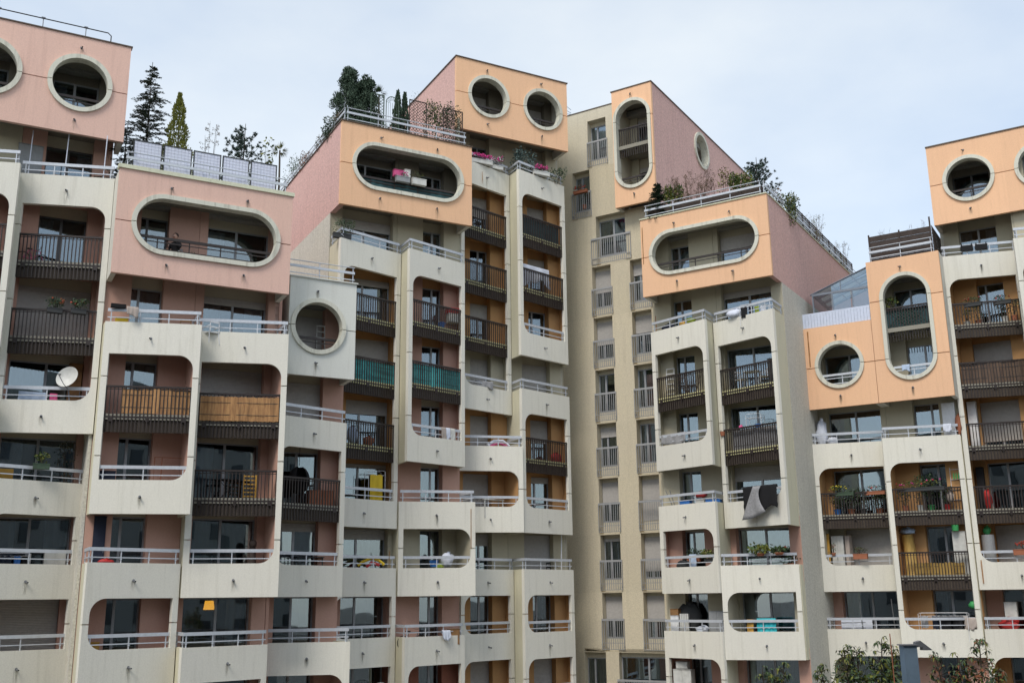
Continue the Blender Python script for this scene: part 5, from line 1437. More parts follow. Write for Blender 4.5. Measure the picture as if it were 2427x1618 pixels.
# ---------- tower -------------------------------------------------------
shrub('red geraniums and trailing green on a small grey window railing of the tower', 'B', -24.55, -46.85, K(8) + .9, .9, .28, ('leafgreen', 'leafdark'), 'flower_box', 'flower box', leaf=.06, cnt=140, pot=('terra', .8, .16), flowers='flred', fcnt=26, depth=.3, seed=31)
shrub('green plant growing behind the bars of the tower window with geraniums', 'B', -24.5, -47.15, K(8) + .1, .45, .7, ('leafdark', 'leafgreen'), 'pot_plant', 'plant', leaf=.07, cnt=150, pot=('terra', .28, .2), seed=32)
t = top('roof_guard_rail', 'thin blue grey guard rail on the tower roof beside the twin round windows', 'railing', 'B', -26.6, -47.3, EYE + 26.22)
f = MB()
for z_ in (.45, .8, 1.15): f.tube([(-.5, 0, z_), (.7, 0, z_), (1.4, -.1, z_ - .75 if z_ > .9 else z_ * .25)], .018, 5)
f.tube([(0, 0, 0), (0, 0, 1.15)], .02, 5); f.build('rail', 'bluegrey', t)
MB().tube([(1.2, .2, .22), (4.3, .2, .22)], .022, 5).build('low_rail', 'steel', t)
for a, b, bs, n, z_, lb in ((21.9, 25.4, 'A', -42.95, EYE + 26.47, 'thin dark guard rail lying along the roof edge above the twin round windows'), (-21.6, -20.5, 'B', -46.6, EYE + 26.42, 'short dark rail on the roof above the tall pill opening')):
    t = top('roof_edge_rail', lb, 'railing', bs, a, n, z_)
    MB().tube([(0, 0, .0), (0, 0, .20), (b - a, 0, .20), (b - a, 0, 0)], .02, 5).tube([(0, 0, .12), (b - a, 0, .12)], .012, 5).build('rail', 'black', t)

# ---------- right pill block -------------------------------------------
conifer('low dark fir bush at the left end of the right orange roof terrace', 'B', -19.4, -45.3, K(7) + .2, 2.4, 1.0, 'leafdark', 'fir', 'fir_bush', 2.2, seed=41)
shrub('yellow green leafy shrub right of the low fir bush', 'B', -18.6, -45.3, K(7) + .3, .95, 1.9, ('leafyel', 'leafgreen'), leaf=.12, cnt=1100, seed=42)
twiggy('dry pinkish thicket of thin twigs in the middle of the right orange roof', 'B', -17.6, -45.4, K(7) + .5, 2.4, 2.35, 'twig', 'leafbrown', 90, 'dry_thicket', 100, 43)
twiggy('thin tall bare stem plant behind the roof rail, centre right', 'B', -16.6, -45.5, K(7) + .6, .4, 2.1, 'twig', 'leafbrown', 5, 'bare_plant', 60, 44)
shrub('sparse yellowish sapling behind the middle of the right orange roof rail', 'B', -15.95, -45.4, K(7) + .5, .65, 2.1, ('leafyel', 'leafbrown'), name='sapling', leaf=.10, cnt=260, seed=45)
shrub('bright green low bush left of the small pine on the right orange roof', 'B', -15.05, -45.4, K(7) + .5, 1.05, 1.6, ('leafyel', 'leafgreen'), leaf=.11, cnt=1300, seed=46)
conifer('small open pine at the corner of the right orange roof terrace', 'B', -14.6, -46.4, K(7) + .2, 3.0, 1.15, 'leafpine', 'pine', 'pine_tree', 2.2, seed=47)
shrub('shrub with red autumn leaves just past the roof corner', 'B', -13.95, -47.1, K(7) + .3, .6, 1.45, ('leafred', 'leafgreen'), leaf=.09, cnt=170, seed=48)
shrub('dense dark green bush spilling over the roof side next to red leaves', 'B', -13.75, -48.1, K(7) - .1, .9, 1.75, ('leafgreen', 'leafdark', 'leafyel'), leaf=.10, cnt=1300, seed=49, depth=1.4)
twiggy('autumn coloured climber on the slatted roof side fence', 'B', -13.9, -53.2, K(7) + .4, 1.2, 1.9, 'twig', 'leafyel', 22, 'climber', 60, 50)
twiggy('small leafy twigs at the far end of the slatted roof fence', 'B', -13.9, -58.6, K(7) + .4, 1.1, 2.0, 'twig', 'leafyel', 18, 'climber', 60, 51)
t = thing('roof_fence', 'long dark slatted fence along the side of the right orange roof terrace', 'fence', W('B', -13.95, -49.0, K(7)), rot('B') + R(90))
for i in range(11): MB().box(i * 1.25 - .03, i * 1.25 + .03, 0, .06, .3, 1.78).build('post', 'dwood', t)
sm = MB().box(0, 12.5, -.02, .0, 0, .085).mesh('slat', 'dwood')
for j in range(9): link('slat', sm, t, (0, 0, .55 + j * .135))
t = top('roof_planter', 'long dark planter behind the front rail of the right orange roof', 'planter', 'B', -19.85, -45.0, K(7))
MB().box(0, 5.85, 0, .4, .3, 1.12).build('trough', 'dwood', t); MB().box(.03, 5.82, .03, .37, 1.12, 1.14).build('soil', 'bark', t)
rack('drying rack with dark and coloured laundry on the corner balcony below the right pill box', 'B', -14.75, -44.95, K(5), 1.2, .95, ((-.55, -.25, .5, 'blk'), (-.2, .0, .45, 'navy'), (.05, .25, .5, 'lime'), (.3, .55, .45, 'sheet')))
bag('laundry_pile', 'white crumpled laundry beside the rack on the corner balcony', 'laundry', 'B', -15.65, -44.9, K(5) + .5, .7, .4, 'sheet', seed=16)
simple('broom', 'broom handle leaning at the left end of the balcony below the right pill box', 'broom', 'B', -19.9, -45.6, K(5) + .3, MB().tube([(0, 0, 0), (-.05, 0, 1.1)], .015, 6), 'terra', part='handle')
bag('blue_bag', 'dark blue bag behind the rail below the right pill box', 'bag', 'B', -19.2, -45.4, K(5) + .45, .6, .38, 'navy', seed=17)
bucket('lime green basin on the rail balcony below the right pill box', 'B', -17.95, -45.1, K(5) + .62, .28, .2, 'lime', 'basin', 'basin')
bag('orange_bag', 'orange bag beside the lime green basin', 'bag', 'B', -18.4, -45.2, K(5) + .5, .35, .32, 'ywood', seed=18)
t = top('step_ladder', 'white step ladder on the railed balcony right of the tower', 'ladder', 'B', -19.35, -45.6, K(4)); ladder_parts(t, 1.5, .45, 'white')
twiggy('tangle of bare brown branches behind the railing beside the step ladder', 'B', -18.2, -45.3, K(4), 1.3, 1.15, 'twig', None, 34, 'bare_bush', seed=52)
chair('white metal chair left of the small balcony table', 'B', -15.7, -45.25, K(4), R(60), 'white')
chair('white metal chair right of the small balcony table', 'B', -14.6, -45.15, K(4), R(-60), 'white')
table('small white topped table between two white metal chairs', 'B', -15.15, -45.2, K(4), .7, .55, .74, 'white')
boxy('black_cabinet', 'black cabinet against the right pier of the table and chairs balcony', 'cabinet', 'B', -14.36, -14.02, -45.1, K(4), K(4) + 1.2, .35, 'dgrey', 1)
rack('tall white folding rack on the railed balcony below the table and chairs', 'B', -15.2, -45.4, K(3), .7, 1.55)
canvas('grey sheet behind the brown railing below the table and chairs', 'B', -16.2, -45.25, -14.05, -44.65, K(3) - .05, K(3) + .92, 'greycl', 'grey_screen')
bag('pink_cloth', 'bright pink cloth knotted on the brown rail', 'cloth', 'B', -15.75, -44.98, K(3) + .93, .17, .17, 'pinkc', seed=19)
bucket('orange flower pot hooked at the left end of the brown rail', 'B', -16.72, -45.2, K(3) + .72, .12, .2, 'terra', 'flower_pot', 'pot')
bucket('bright blue tub behind the rail above the pink cloth', 'B', -15.0, -45.3, K(3) + .95, .2, .16, 'blue', 'tub', 'tub')
cloth('grey_tarp', 'grey sheet lying over the rail inside the rounded opening next to the tower', 'tarp', 'B', -19.75, -18.3, -45.25, K(3) + .55, K(3) + 1.03, 'greycl', spin=R(-16), seed=7)
for i, (u, nm, m_, w_, h, lb) in enumerate(((-18.9, 'blue_crate', 'blue', .5, .3, 'blue crate half hidden behind the cluttered balcony rail'), (-17.4, 'blue_tub', 'blue', .7, .28, 'long blue tub at the right of the cluttered balcony'), (-18.1, 'grey_crate', 'offw', .45, .3, 'pale crate in the middle of the cluttered balcony'))):
    boxy(nm, lb, 'crate', 'B', u - w_ / 2, u + w_ / 2, -45.4 + (u + 18) * .2, K(2) + .4, K(2) + .4 + h, .3, m_, 1)
bag('red_bag', 'red bag on the window side of the cluttered balcony', 'bag', 'B', -18.2, -45.8, K(2) + .85, .6, .25, 'red', seed=20)
simple('leaning_pole', 'two thin metal poles sticking out over the cluttered balcony rail', 'pole', 'B', -19.4, -45.5, K(2) + .3, MB().tube([(0, 0, 0), (-.4, 0, .95)], .018, 5).tube([(.1, 0, 0), (-.2, 0, .95)], .018, 5), 'steel', part='pole')
cloth('black_sheet', 'large black sheet hung over the parapet beside the rounded pier', 'sheet', 'B', -15.7, -13.95, -44.62, K(2) + .0, K(2) + 1.06, 'blk', wav=.02, hem=.12, spin=R(-16), seed=8)
t = top('grey_rug', 'grey woven rug flaring out below the rail over the large black sheet', 'rug', 'B', -15.75, -44.45, K(2) - .38, spin=R(-16))
g_ = []
for i in range(13):
    f = i / 12
    for j in range(9):
        q = j / 8; x = (.52 + .38 * f) * q + (1 - q) ** 1.6 * (0 + 1.25 * f) + q * .12; z_ = 1.42 * q + (1 - q) * (.30 * f * f - .0)
        g_.append((x, -.04 * math.sin(f * 9 + q * 2) * (1 - q * .6) - .05 * (1 - q), z_))
mb = MB(); mb.add(g_, [(i * 9 + j, (i + 1) * 9 + j, (i + 1) * 9 + j + 1, i * 9 + j + 1) for i in range(12) for j in range(8)]); o = mb.build('fabric', 'greycl', t, smooth=True); o.modifiers.new('thick', 'SOLIDIFY').thickness = .012
shrub('trailing green plants on the rail at the right of the salmon balcony', 'B', -17.6, -45.05, K(1) + .7, .8, .42, ('leafgreen', 'leafyel'), 'rail_plant', 'plant', leaf=.11, cnt=200, droop=1, seed=53, pot=('dgrey', .5, .15))
shrub('green plants in front of the window of the salmon balcony', 'B', -18.6, -45.6, K(1) + .75, .9, .4, ('leafdark', 'leafgreen'), 'rail_plant', 'plant', leaf=.08, cnt=160, seed=54, pot=('terra', .6, .15))
cloth('blue_laundry', 'pale blue laundry hanging on the rail of the salmon balcony', 'laundry', 'B', -18.65, -18.3, -45.2, K(1) + .35, K(1) + 1.05, 'lblue', seed=10)
bag('dark_sack', 'dark grey sack on the floor of the salmon balcony', 'sack', 'B', -19.0, -45.3, K(1) + .4, .6, .42, 'dgrey', seed=21)
shrub('lush green fern hanging over the middle of the rail', 'B', -15.2, -44.85, K(1) + .88, 1.0, .38, ('leafgreen', 'leafyel'), 'fern', 'plant', leaf=.15, cnt=260, droop=1, seed=55, pot=('terra', .4, .12))
shrub('smaller fern with a red flower right of the lush one', 'B', -14.4, -44.95, K(1) + .9, .75, .26, ('leafgreen',), 'fern', 'plant', leaf=.10, cnt=150, droop=.8, seed=56, flowers='flred', fcnt=3, pot=('terra', .4, .10))
shrub('green plants low behind the rail at the right end below the ferns', 'B', -14.2, -45.65, K(1) + .35, .8, .35, ('leafgreen', 'leafdark'), 'pot_plant', 'plant', leaf=.09, cnt=160, seed=57, pot=('terra', .5, .2))
boxy('white_box', 'white box at the left end of the cluttered lower balcony', 'box', 'B', -19.85, -19.45, -45.5, K(0) + .3, K(0) + 1.15, .3, 'white', 1)
boxy('wooden_box', 'brown wooden box standing on the white box', 'box', 'B', -19.85, -19.45, -45.5, K(0) + 1.17, K(0) + 1.45, .3, 'wood', 1)
t = top('electric_radiator', 'white electric heater standing behind the rail of the cluttered lower balcony', 'heater', 'B', -19.35, -45.4, K(0) + .3)
for i in range(5): MB().box(i * .085, i * .085 + .07, 0, .12, .1, .95).build('fin', 'offw', t)
MB().box(-.01, .43, .02, .1, .04, .1).build('base', 'dgrey', t)
bag('barbecue_cover', 'dark grey covered barbecue behind the heater', 'barbecue', 'B', -19.1, -45.95, K(0) + .3, 1.1, 1.35, 'dgrey', .5, seed=22)
boxy('grey_cabinet', 'light grey cabinet at the right of the cluttered lower balcony', 'cabinet', 'B', -17.85, -17.1, -45.15, K(0), K(0) + 1.35, .4, 'greyp')
bag('white_bags', 'white plastic bags bulging over the parapet of the cluttered lower balcony', 'bag', 'B', -18.1, -44.95, K(0) + .42, .6, .32, 'sheet', seed=23)
cloth('turquoise_towel', 'turquoise towel hanging over the white rail', 'towel', 'B', -15.6, -14.8, -44.98, K(0) + .42, K(0) + 1.04, 'turq', folds=12, seed=11, spin=R(16))
cloth('orange_cloth', 'dark orange cloth hanging left of the turquoise towel', 'cloth', 'B', -16.0, -15.72, -44.90, K(0) + .42, K(0) + 1.0, 'ywood', seed=12)
boxy('white_wardrobe', 'white wardrobe with boxes on top at the bottom edge beside the tower', 'wardrobe', 'B', -19.75, -18.9, -45.3, K(-1), K(-1) + 1.62, .45, 'offw')
boxy('white_box', 'small printer shaped box on top of the white wardrobe', 'box', 'B', -19.6, -19.05, -45.3, K(-1) + 1.66, K(-1) + 1.95, .3, 'offw', 1)

# ---------- far right block ----------------------------------------------
t = top('conservatory', 'blue grey glass conservatory with a sloping roof on the terrace of the far right block', 'conservatory', 'B', -13.35, -49.7, K(5))
hL, dv, hR = 2.30, 3.0, 3.36
fm = MB()
for x in (0, .95, 1.9, 2.8): fm.box(x, x + .06, 0, .06, .3, hL)
fm.box(0, 2.86, -.01, .07, hL, hL + .11); fm.box(0, 2.86, 0, .06, .3, .36); fm.box(0, .06, .06, dv, hL, hL + .1); fm.box(0, .06, dv, dv + .06, .0, hL)
fm.box(1.4, 1.44, 0, .05, hL + .11, hL + .62)
fm.build('frame', 'verframe', t)
for i in range(3): MB().box(0, .86, .02, .035, .36, hL).build('pane', 'verglass', t, (.06 + i * .93 + .01, 0, 0))
gp = MB(); gp.plate([(.1, hL + .11), (2.84, hL + .11), (2.84, hR - .04)], .02, .035); gp.build('gable_pane', 'verglass', t)
rf = MB()
for y in (0.02, 1.0, 2.0, dv): rf.tube([(-.08, y, hL + .08), (2.88, y, hR + .03)], .045, 4)
for f in (0, .34, .67, 1): rf.tube([(2.86 * f, 0, hL + .12 + (hR - hL - .05) * f), (2.86 * f, dv, hL + .12 + (hR - hL - .05) * f)], .03, 4)
rf.build('rafters', 'verframe', t, kind='stuff')
for i in range(3):
    for j in range(3):
        x0, x1 = .95 * i + .04, .95 * i + .91; z0_, z1_ = (hL + .13 + (hR - hL - .05) * q / 2.86 for q in (x0, x1)); y0_ = j + .04
        pm = MB(); pm.add([(x0, y0_, z0_), (x1, y0_, z1_), (x1, y0_ + .92, z1_), (x0, y0_ + .92, z0_)], [(0, 1, 2, 3)]); pm.build('roof_pane', 'verglass', t)
twiggy('dry brown plants inside the glass conservatory', 'B', -11.9, -50.4, K(5), 1.2, 1.6, 'twig', 'leafbrown', 22, 'dry_plants', 60, 60)
t = top('slatted_balustrade', 'pale blue white slatted balustrade above the small round orange window', 'balustrade', 'B', -13.7, -48.9, K(5) + .52)
MB().box(0, 3.22, 0, .05, .66, .72).box(0, 3.22, .05, .08, .08, .12).build('rail', 'slatw', t)
sl = MB().box(0, .135, 0, .03, 0, .66).mesh('slat', 'slatw')
for i in range(22): link('slat', sl, t, (.01 + i * .146, 0, 0))
t = top('roof_fence', 'dark brown board fence on the roof above the tall orange pill window', 'fence', 'B', -10.3, -49.35, K(6))
bm_ = MB().box(0, 1.36, 0, .025, 0, .135).mesh('board', 'dwood')
for i in range(2):
    for j in range(10): link('board', bm_, t, (.02 + i * 1.40, .02 * (j % 2), .48 + j * .143))
for x in (0, 1.4, 2.8): MB().box(x - .035, x + .035, -.04, .0, .3, 1.98 if x < 2.8 else 2.35).build('post', 'dwood', t)
for y in (.9, 1.8): MB().box(2.78, 2.84, y, y + .06, .3, 2.1 - y * .15).build('post', 'dwood', t)
sb = MB().box(0, .02, 0, 2.7, 0, .12).mesh('board', 'dwood')
for j in range(9): link('board', sb, t, (2.84, .05, .5 + j * .165))
twiggy('bare blue grey twigs over the left of the brown roof fence', 'B', -9.8, -49.9, K(6) + .5, .8, 1.95, 'twig', None, 14, seed=61)
twiggy('bare twigs over the right of the brown roof fence', 'B', -8.2, -49.9, K(6) + .5, .9, 1.95, 'twig', None, 14, seed=62)
t = top('lattice_screen', 'dark teal screen with diamond lattice in the tall orange pill opening', 'screen', 'B', -9.85, -49.2, K(5))
MB().box(0, 2.0, .03, .04, .0, .92).build('sheet', 'dteal', t); l = MB()
for k in range(-6, 14):
    for sg in (1, -1):
        x0, x1 = k * .16, k * .16 + .9 * sg
        if 0 <= x0 <= 2 and 0 <= x1 <= 2: l.tube([(x0, -.012, .01), (x1, -.012, .91)], .012, 4)
l.build('lattice', 'leafdark', t, kind='stuff')
shrub('green plant at the left inside the tall orange pill opening', 'B', -9.6, -49.4, K(5) + .85, .7, .55, ('leafgreen', 'leafyel'), 'pot_plant', 'plant', leaf=.11, cnt=160, pot=('terra', .3, .15), seed=63)
cloth('lilac_cloth', 'small lilac cloth over the white rail in the tall orange pill opening', 'cloth', 'B', -9.35, -9.0, -49.10, K(4) + .72, K(4) + 1.01, 'lblue', seed=13)
bag('wrapped_bundle', 'tall bundle wrapped in white plastic at the balcony corner under the small round window', 'bundle', 'B', -13.4, -49.6, K(3) + .35, .48, 1.35, 'sheet', seed=24)
bag('white_bag', 'crumpled white bag low behind the rail next to the wrapped bundle', 'bag', 'B', -12.9, -49.5, K(3) + .42, .5, .42, 'sheet', seed=25)
boxy('white_cupboard', 'tall white cupboard at the right end of the balcony below the tall pill window', 'cupboard', 'B', -8.0, -7.45, -50.0, K(3), K(3) + 2.0, .4, 'white', 1)
cloth('printed_towel', 'white towel with a blue print over the rail before the white cupboard', 'towel', 'B', -7.95, -7.6, -49.62, K(3) + .66, K(3) + 1.0, 'sheet', seed=14)
bag('rust_cushion', 'rust brown cushion wedged at the right end of the white rail', 'cushion', 'B', -7.35, -49.9, K(3) + .5, .22, .9, 'terra', seed=26)
for i, (u, lb) in enumerate(((-6.15, 'left black planter hooked on the top white rail of the far right block'), (-5.55, 'right black planter hooked on the top white rail of the far right block'))):
    simple('rail_planter', lb, 'planter', 'B', u - .27, -49.93 - (u + 7.28) * .296, K(6) + .68, MB().box(0, .52, -.12, .06, 0, .26).box(.03, .06, -.13, .07, .26, .34).box(.46, .49, -.13, .07, .26, .34), 'blk', part='trough', spin=R(16))
for i, (u, lb) in enumerate(((-6.2, 'left plant box on the second highest railing of the far right block'), (-5.0, 'right plant box on the second highest railing of the far right block'))):
    shrub(lb, 'B', u, -50.0 - (u + 7.28) * .296, K(5) + .8, .8, .26, ('leafgreen', 'leafdark'), 'flower_box', 'flower box', leaf=.06, cnt=160, pot=('dgrey', .75, .18), flowers='flred', fcnt=5, depth=.3, seed=65 + i)
for i, (u, h) in enumerate(((-6.6, .6), (-6.1, .8), (-5.0, .55), (-4.6, .7))):
    shrub(['leftmost potted plant behind bars on the second highest far right balcony', 'second potted plant behind bars on the same far right balcony', 'third potted plant, right of the glass door behind the bars', 'rightmost potted plant behind bars on the second highest far right balcony'][i], 'B', u, -50.9, K(5), .5, h, ('leafgreen', 'leafdark'), 'pot_plant', 'plant', leaf=.08, cnt=120, pot=(('offw', 'terra')[i % 2], .3, .25), seed=70 + i, group='potted plants on the far right upper balcony')
screen('reed_screen', 'dark brown reed screen behind the railing at the right edge', 'B', -7.0, -50.1, -4.3, -50.85, K(4) + .0, K(4) + .92, 'dreed', rag=.015)
boxy('white_cupboard', 'narrow white cupboard at the left of a dark railed balcony, right edge', 'cupboard', 'B', -7.05, -6.68, -50.9, K(3), K(3) + 2.1, .4, 'white', 1)
boxy('black_locker', 'black locker behind dark bars at the right edge', 'locker', 'B', -7.0, -6.7, -50.9, K(2), K(2) + 1.9, .4, 'blk', 1)
bag('red_parasol_bag', 'dark red cover leaning behind the bars beside the black locker', 'cover', 'B', -6.6, -50.7, K(2), .3, .85, 'red', seed=27)
# plants crowding the two railed balconies
spec = [(-13.0, 'bluepot', 'blue', .55, 'small plant in a bright blue pot on the planted balcony'), (-12.4, '', 'terra', .9, 'grey green leafy plant next to the blue pot'), (-11.9, '', 'dgrey', 1.0, 'bushy dark plant in the middle of the planted balcony'), (-11.2, '', 'terra', .8, 'sparse plant at the right of the planted balcony')]
for i, (u, _, pm, h, lb) in enumerate(spec):
    shrub(lb, 'B', u, -49.55 - (u + 13.7) * .28, K(2), .55, h, (('leafgreen', 'leafblue', 'leafdark')[i % 3], 'leafgreen'), 'pot_plant', 'plant', leaf=.08, cnt=190, pot=(pm, .32, .27), seed=80 + i)
shrub('plants with yellow flowers in a trough on the brown rail', 'B', -12.6, -49.22, K(2) + .85, 1.2, .3, ('leafgreen',), 'flower_box', 'flower box', leaf=.07, cnt=150, pot=('leafdark', 1.1, .16), flowers='flyel', fcnt=16, depth=.3, seed=85)
shrub('dark trough of low plants at the right of the same brown rail', 'B', -11.2, -49.6, K(2) + .85, .9, .25, ('leafgreen', 'leafdark'), 'flower_box', 'flower box', leaf=.06, cnt=120, pot=('terra', .9, .16), flowers='flred', fcnt=6, depth=.3, seed=86)
spec = [(-9.9, 'leafgreen', 'terra', .8), (-9.3, 'leafdark', 'offw', 1.3), (-8.85, 'leafdark', 'green', 1.4), (-8.2, 'leafgreen', 'red', .8)]
for i, (u, lm, pm, h) in enumerate(spec):
    shrub(['trailing plant in a terracotta pot, left end of the crowded plant balcony', 'tall dark plant in a white pot on the crowded plant balcony', 'tallest dark plant, in a green pot on the crowded plant balcony', 'plant in a red pot right of the tallest dark plant'][i], 'B', u, -49.35 - (u + 10.5) * .28, K(2), .6, h, (lm, 'leafgreen'), 'pot_plant', 'plant', leaf=.08, cnt=230, pot=(pm, .3, .26), seed=90 + i)
shrub('row of small plants along the top of the brown rail, crowded plant balcony', 'B', -9.1, -49.15, K(2) + .85, 2.1, .30, ('leafgreen', 'leafdark', 'leafyel'), 'flower_box', 'flower box', leaf=.07, cnt=260, pot=('dgrey', 2.0, .16), flowers=('flred', 'flpink'), fcnt=18, depth=.3, seed=95)
t = top('plant_shelf', 'white metal shelf with bottles at the right of the crowded plant balcony', 'shelf', 'B', -7.98, -50.15, K(2))
MB().box(0, .02, 0, .3, 0, 1.9).box(.5, .52, 0, .3, 0, 1.9).build('upright', 'white', t)
for j in range(4): o = MB().box(.02, .5, 0, .3, .45 + j * .45, .47 + j * .45).build('shelf_board', 'white', t)
bt = top('glass_bottles', 'green bottles standing on the white metal plant shelf', 'bottle', 'B', -7.8, -50.0, K(2) + 1.37)
for j in range(3): MB().tube([(j * .1, 0, 0), (j * .1, 0, .17), (j * .1, 0, .2), (j * .1, 0, .27)], .033, 8, r1=.015).build('bottle', 'green', bt)
bag('pale_figurine', 'pale round faced garden figurine behind the bars near the right pier', 'figurine', 'B', -8.0, -49.75, K(2) + .35, .3, .5, 'towel', seed=28)
# boards, mats and appliances
boxy('leaning_board', 'orange board leaning in the left corner behind the terracotta planter balcony', 'board', 'B', -13.62, -13.45, -49.5, K(1) + .3, K(1) + 1.95, .1, 'ywood', 1)
boxy('white_cabinet', 'white cabinet with mesh front beside the orange board', 'cabinet', 'B', -13.4, -12.85, -49.7, K(1), K(1) + 1.85, .4, 'offw')
boxy('leaning_board', 'tan mattress like panel leaning against the white mesh fronted cabinet', 'board', 'B', -12.8, -12.6, -49.8, K(1), K(1) + 1.85, .4, 'towel', 1, spin=R(-6))
shrub('terracotta trough of herbs hung outside the white rail', 'B', -12.0, -49.2, K(1) + .76, .62, .28, ('leafgreen', 'leafbrown'), 'flower_box', 'flower box', leaf=.06, cnt=170, pot=('terra', .62, .24), depth=.3, seed=97)
shrub('small reddish plant in a pot on the left of the same white rail', 'B', -13.15, -49.0, K(1) + .95, .25, .4, ('leafred', 'leafgreen'), 'pot_plant', 'plant', leaf=.06, cnt=60, pot=('terra', .2, .12), seed=98)
t = top('rolled_mat', 'tall roll of ochre cane matting standing behind the dark railing', 'mat', 'B', -9.95, -49.75, K(1)); MB().tube([(0, 0, 0), (.02, 0, .9), (-.05, .02, 1.78)], .28, 14, r1=.24).build('roll', 'mat', t, smooth=True)
bag('white_blue_bag', 'white and blue plastic bag lying on top of the cane mat roll', 'bag', 'B', -9.95, -49.75, K(1) + 1.8, .6, .3, 'lblue', seed=29)
t = screen('cane_mat', 'ochre cane mat sagging in waves along the lower half of the railing', 'B', -9.75, -49.35, -7.75, -49.85, K(1) - .1, K(1) + .52, 'mat', .04, .03)
boxy('fridge', 'white fridge behind the bars right of the sagging cane mat', 'fridge', 'B', -8.15, -7.6, -50.0, K(1), K(1) + 1.85, .5, 'offw', 1)
bucket('bright green bucket on top of the white fridge', 'B', -7.95, -49.8, K(1) + 1.88, .16, .26, 'green')
rack('drying rack with black clothes behind the lowest rounded rail', 'B', -8.8, -49.6, K(0), 2.0, 1.15, ((-.9, -.6, .5, 'greycl'), (-.45, -.2, .55, 'navy'), (-.15, .3, .75, 'blk'), (.35, .75, .75, 'blk'), (.8, .98, .6, 'towel')))
bag('green_watering_can', 'green watering can hanging at the right of the black clothes', 'watering can', 'B', -7.6, -49.9, K(0) + 1.35, .35, .3, 'green', seed=30)
cloth('cream_cloth', 'cream cloth hanging over the right end of the rail', 'cloth', 'B', -7.95, -7.5, -49.6, K(0) + .5, K(0) + .97, 'towel', spin=R(16), seed=15)
canvas('pale tarpaulin tied behind the lowest left rail of the far right block', 'B', -13.2, -49.5, -11.9, -49.85, K(0) + .42, K(0) + .9, 'sheet', 'tarpaulin')
for i, (u, lb) in enumerate(((-12.3, 'left thin pole rising from the tarpaulin balcony'), (-10.95, 'right thin pole rising above the tarpaulin balcony rail'))):
    simple('net_pole', lb, 'pole', 'B', u, -49.7 + (-.25 if i else 0), K(0) + .3, MB().tube([(0, 0, 0), (-.06, 0, 1.5)], .022, 6), 'steel', part='pole')
t = top('water_heater', 'grey water tank standing in the left corner of the right edge balcony', 'tank', 'B', -6.8, -50.7, K(1)); MB().tube([(0, 0, .1), (0, 0, 1.7)], .27, 16).build('tank', 'greyp', t, smooth=False)
MB().tube([(0, 0, 0), (0, 0, .1)], .2, 12).build('foot', 'dgrey', t)
bag('green_gas_bottle', 'small green and white gas canister on the grey water tank', 'canister', 'B', -6.8, -50.7, K(1) + 1.7, .28, .38, 'green', seed=31)
shrub('terracotta trough with red flowers on the rail at the right edge', 'B', -5.4, -50.45, K(1) + .78, .8, .32, ('leafgreen', 'leafdark'), 'flower_box', 'flower box', leaf=.06, cnt=150, pot=('terra', .8, .24), flowers='flred', fcnt=30, depth=.3, seed=99)
bag('red_bag', 'red and white bags heaped behind the lowest rail at the right edge', 'bag', 'B', -6.3, -50.6, K(0) + .4, .8, .55, 'red', seed=32)
boxy('white_box', 'white box under a yellow crate at the lower right edge', 'box', 'B', -6.5, -6.0, -50.9, K(0) + .9, K(0) + 1.6, .4, 'offw', 1)

# ---------- rust runs on the facade ---------------------------------------
def rust(bd, u, n, z0, z1, w_=.035, rz=0): bd.put(MB().box(0, w_, -.006, -.002, 0, z1 - z0).mesh('rust_run', 'rust'), 'rust_run', None, u, n, z0, rz)
rust(og, 21.35, -42.75, K(8) - .55, K(8) + .1, .04); 
rust(og, 16.45, -41.92, K(1) + .5, K(1) + 1.2, .04, R(16.5)); rust(og, 16.3, -41.87, K(1) - .64, K(1) + .48, .06, R(16.5)); rust(og, 19.85, -41.00, K(1) + 1.3, K(2) + .2, .03, R(-16.5))
rust(rb, -19.78, -45.22, K(5) - .62, K(5) + .3, .04, R(-16.5)); rust(rb, -20.02, -44.58, K(6) + 1.0, K(7) + .1, .04); rust(fr_, -13.5, -48.85, K(4) + 1.4, K(5) + .35, .06)
rust(fr_, -13.6, -48.90, K(1) + .6, K(2) + 1.5, .06, R(16.5)); rust(fr_, -7.1, -49.93, K(1) - .4, K(1) + .6, .05, R(16.5))

# ---------- foreground: steel post and trees ------------------------------
t = thing('steel_post', 'blue grey steel box post with a flat cap at the bottom right', 'post', (5.08, 14.0, 0))
MB().box(-.085, .085, -.085, .085, 0, 9.72).build('shaft', 'bluegrey', t); MB().box(-.105, .105, -.105, .105, 9.72, 9.735).build('cap_plate', 'steel', t)
br = MB(); br.add([(.09, -.05, 9.76), (.15, -.05, 9.78), (.30, -.05, 9.66), (.17, -.05, 9.66), (.17, -.05, 9.70), (.09, -.05, 9.70), (.09, .05, 9.76), (.15, .05, 9.78), (.30, .05, 9.66), (.17, .05, 9.66), (.17, .05, 9.70), (.09, .05, 9.70)],
     [(5, 4, 3, 2, 1, 0), (6, 7, 8, 9, 10, 11)] + [(i, (i + 1) % 6, 6 + (i + 1) % 6, 6 + i) for i in range(6)]); br.build('lamp_bracket', 'steel', t)
simple('rusty_rod', 'thin rusty rod standing just left of the steel post', 'rod', 'A', 0, 0, 0, MB().tube([(0, 0, 0), (-.02, 0, 9.86)], .007, 6), 'terra', part='rod').location = (4.98, 14.3, 0)

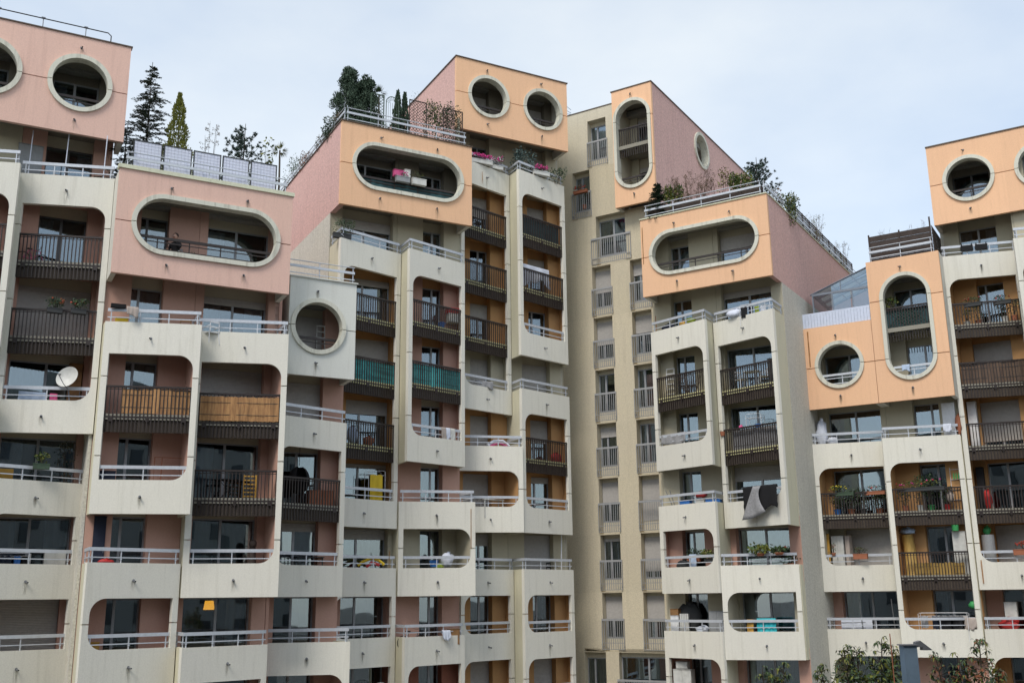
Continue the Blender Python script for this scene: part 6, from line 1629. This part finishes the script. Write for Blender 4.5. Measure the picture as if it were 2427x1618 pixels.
def street_tree(label, x, y, shoots, seed, ms=('leafgreen', 'leafdark', 'leafgreen', 'leafyel', 'leafyel'), L=.085):
    t = thing('young_tree', label, 'tree', (x, y, 0), 0, 'young trees along the bottom edge'); rr = random.Random(seed)
    zc = min(s[2] for s in shoots) - 1.2
    MB().tube([(0, 0, 0), (.05, .02, zc * .5), (0, 0, zc)], .09, 8, r1=.05).build('trunk', 'bark', t)
    br, lf = MB(), MB()
    for (dx, dy, zt) in shoots:
        p0, p1, p2 = Vector((0, 0, zc - .3)), Vector((dx * .8, dy * .8, zt - .75)), Vector((dx, dy, zt))
        br.tube([p0, p1, p2], .03, 5, r1=.006, cap=False)
        for i in range(30):
            f = rr.random() ** .7; c = p1.lerp(p2, f); spread = .05 + .22 * (1 - f)
            a = rr.uniform(0, 6.28); tip = c + Vector((math.cos(a) * spread, math.sin(a) * spread, rr.uniform(0, .08)))
            br.tube([c, tip], .005, 3, cap=False)
            for _ in range(7):
                b = rr.uniform(0, 6.28); d = Vector((math.cos(b), math.sin(b), rr.uniform(-1.0, .35))).normalized(); l = L * rr.uniform(.7, 1.25)
                s = d.cross(Vector((0, 0, 1))).normalized() * l * .15; mid = tip + d * l * .5 + Vector((0, 0, .012)); e = tip + d * l - Vector((0, 0, l * .25))
                lf.add([tip, mid + s, e, mid - s], [(0, 1, 2, 3)], rr.randrange(len(ms)))
        leaves(lf, (dx * .9, dy, zt - .58), (.24, .24, .30), 260, L * 1.1, range(len(ms)), .0, .8, 2.6, rr)
    leaves(lf, (0, 0, zc + .05), (.95, .7, .65), 1500, L, range(len(ms)), .1, .8, 3.0, rr)
    br.build('branch', 'bark', t, kind='stuff'); lf.build('foliage', list(ms), t, kind='stuff')
E_ = EYE
street_tree('young tree with drooping leaves just left of the steel post', 5.1, 16, [(-.25, 0, E_ - .74), (-.03, .1, E_ - .78), (.33, 0, E_ - .62), (.52, .1, E_ - .78), (-.62, 0, E_ - 1.0)], 1)
street_tree('young tree with one tall rust tipped shoot right of the steel post', 6.7, 16, [(.17, 0, E_ - .68), (-.14, .1, E_ - .88), (-.5, 0, E_ - .88), (.4, 0, E_ - 1.12)], 2, ('leafgreen', 'leafdark', 'leafred', 'leafyel'))
street_tree('low young tree left of the others below the pill block side wall', 3.75, 16, [(-.12, 0, E_ - 1.02), (.22, .1, E_ - 1.0), (.05, 0, E_ - 1.1)], 3)
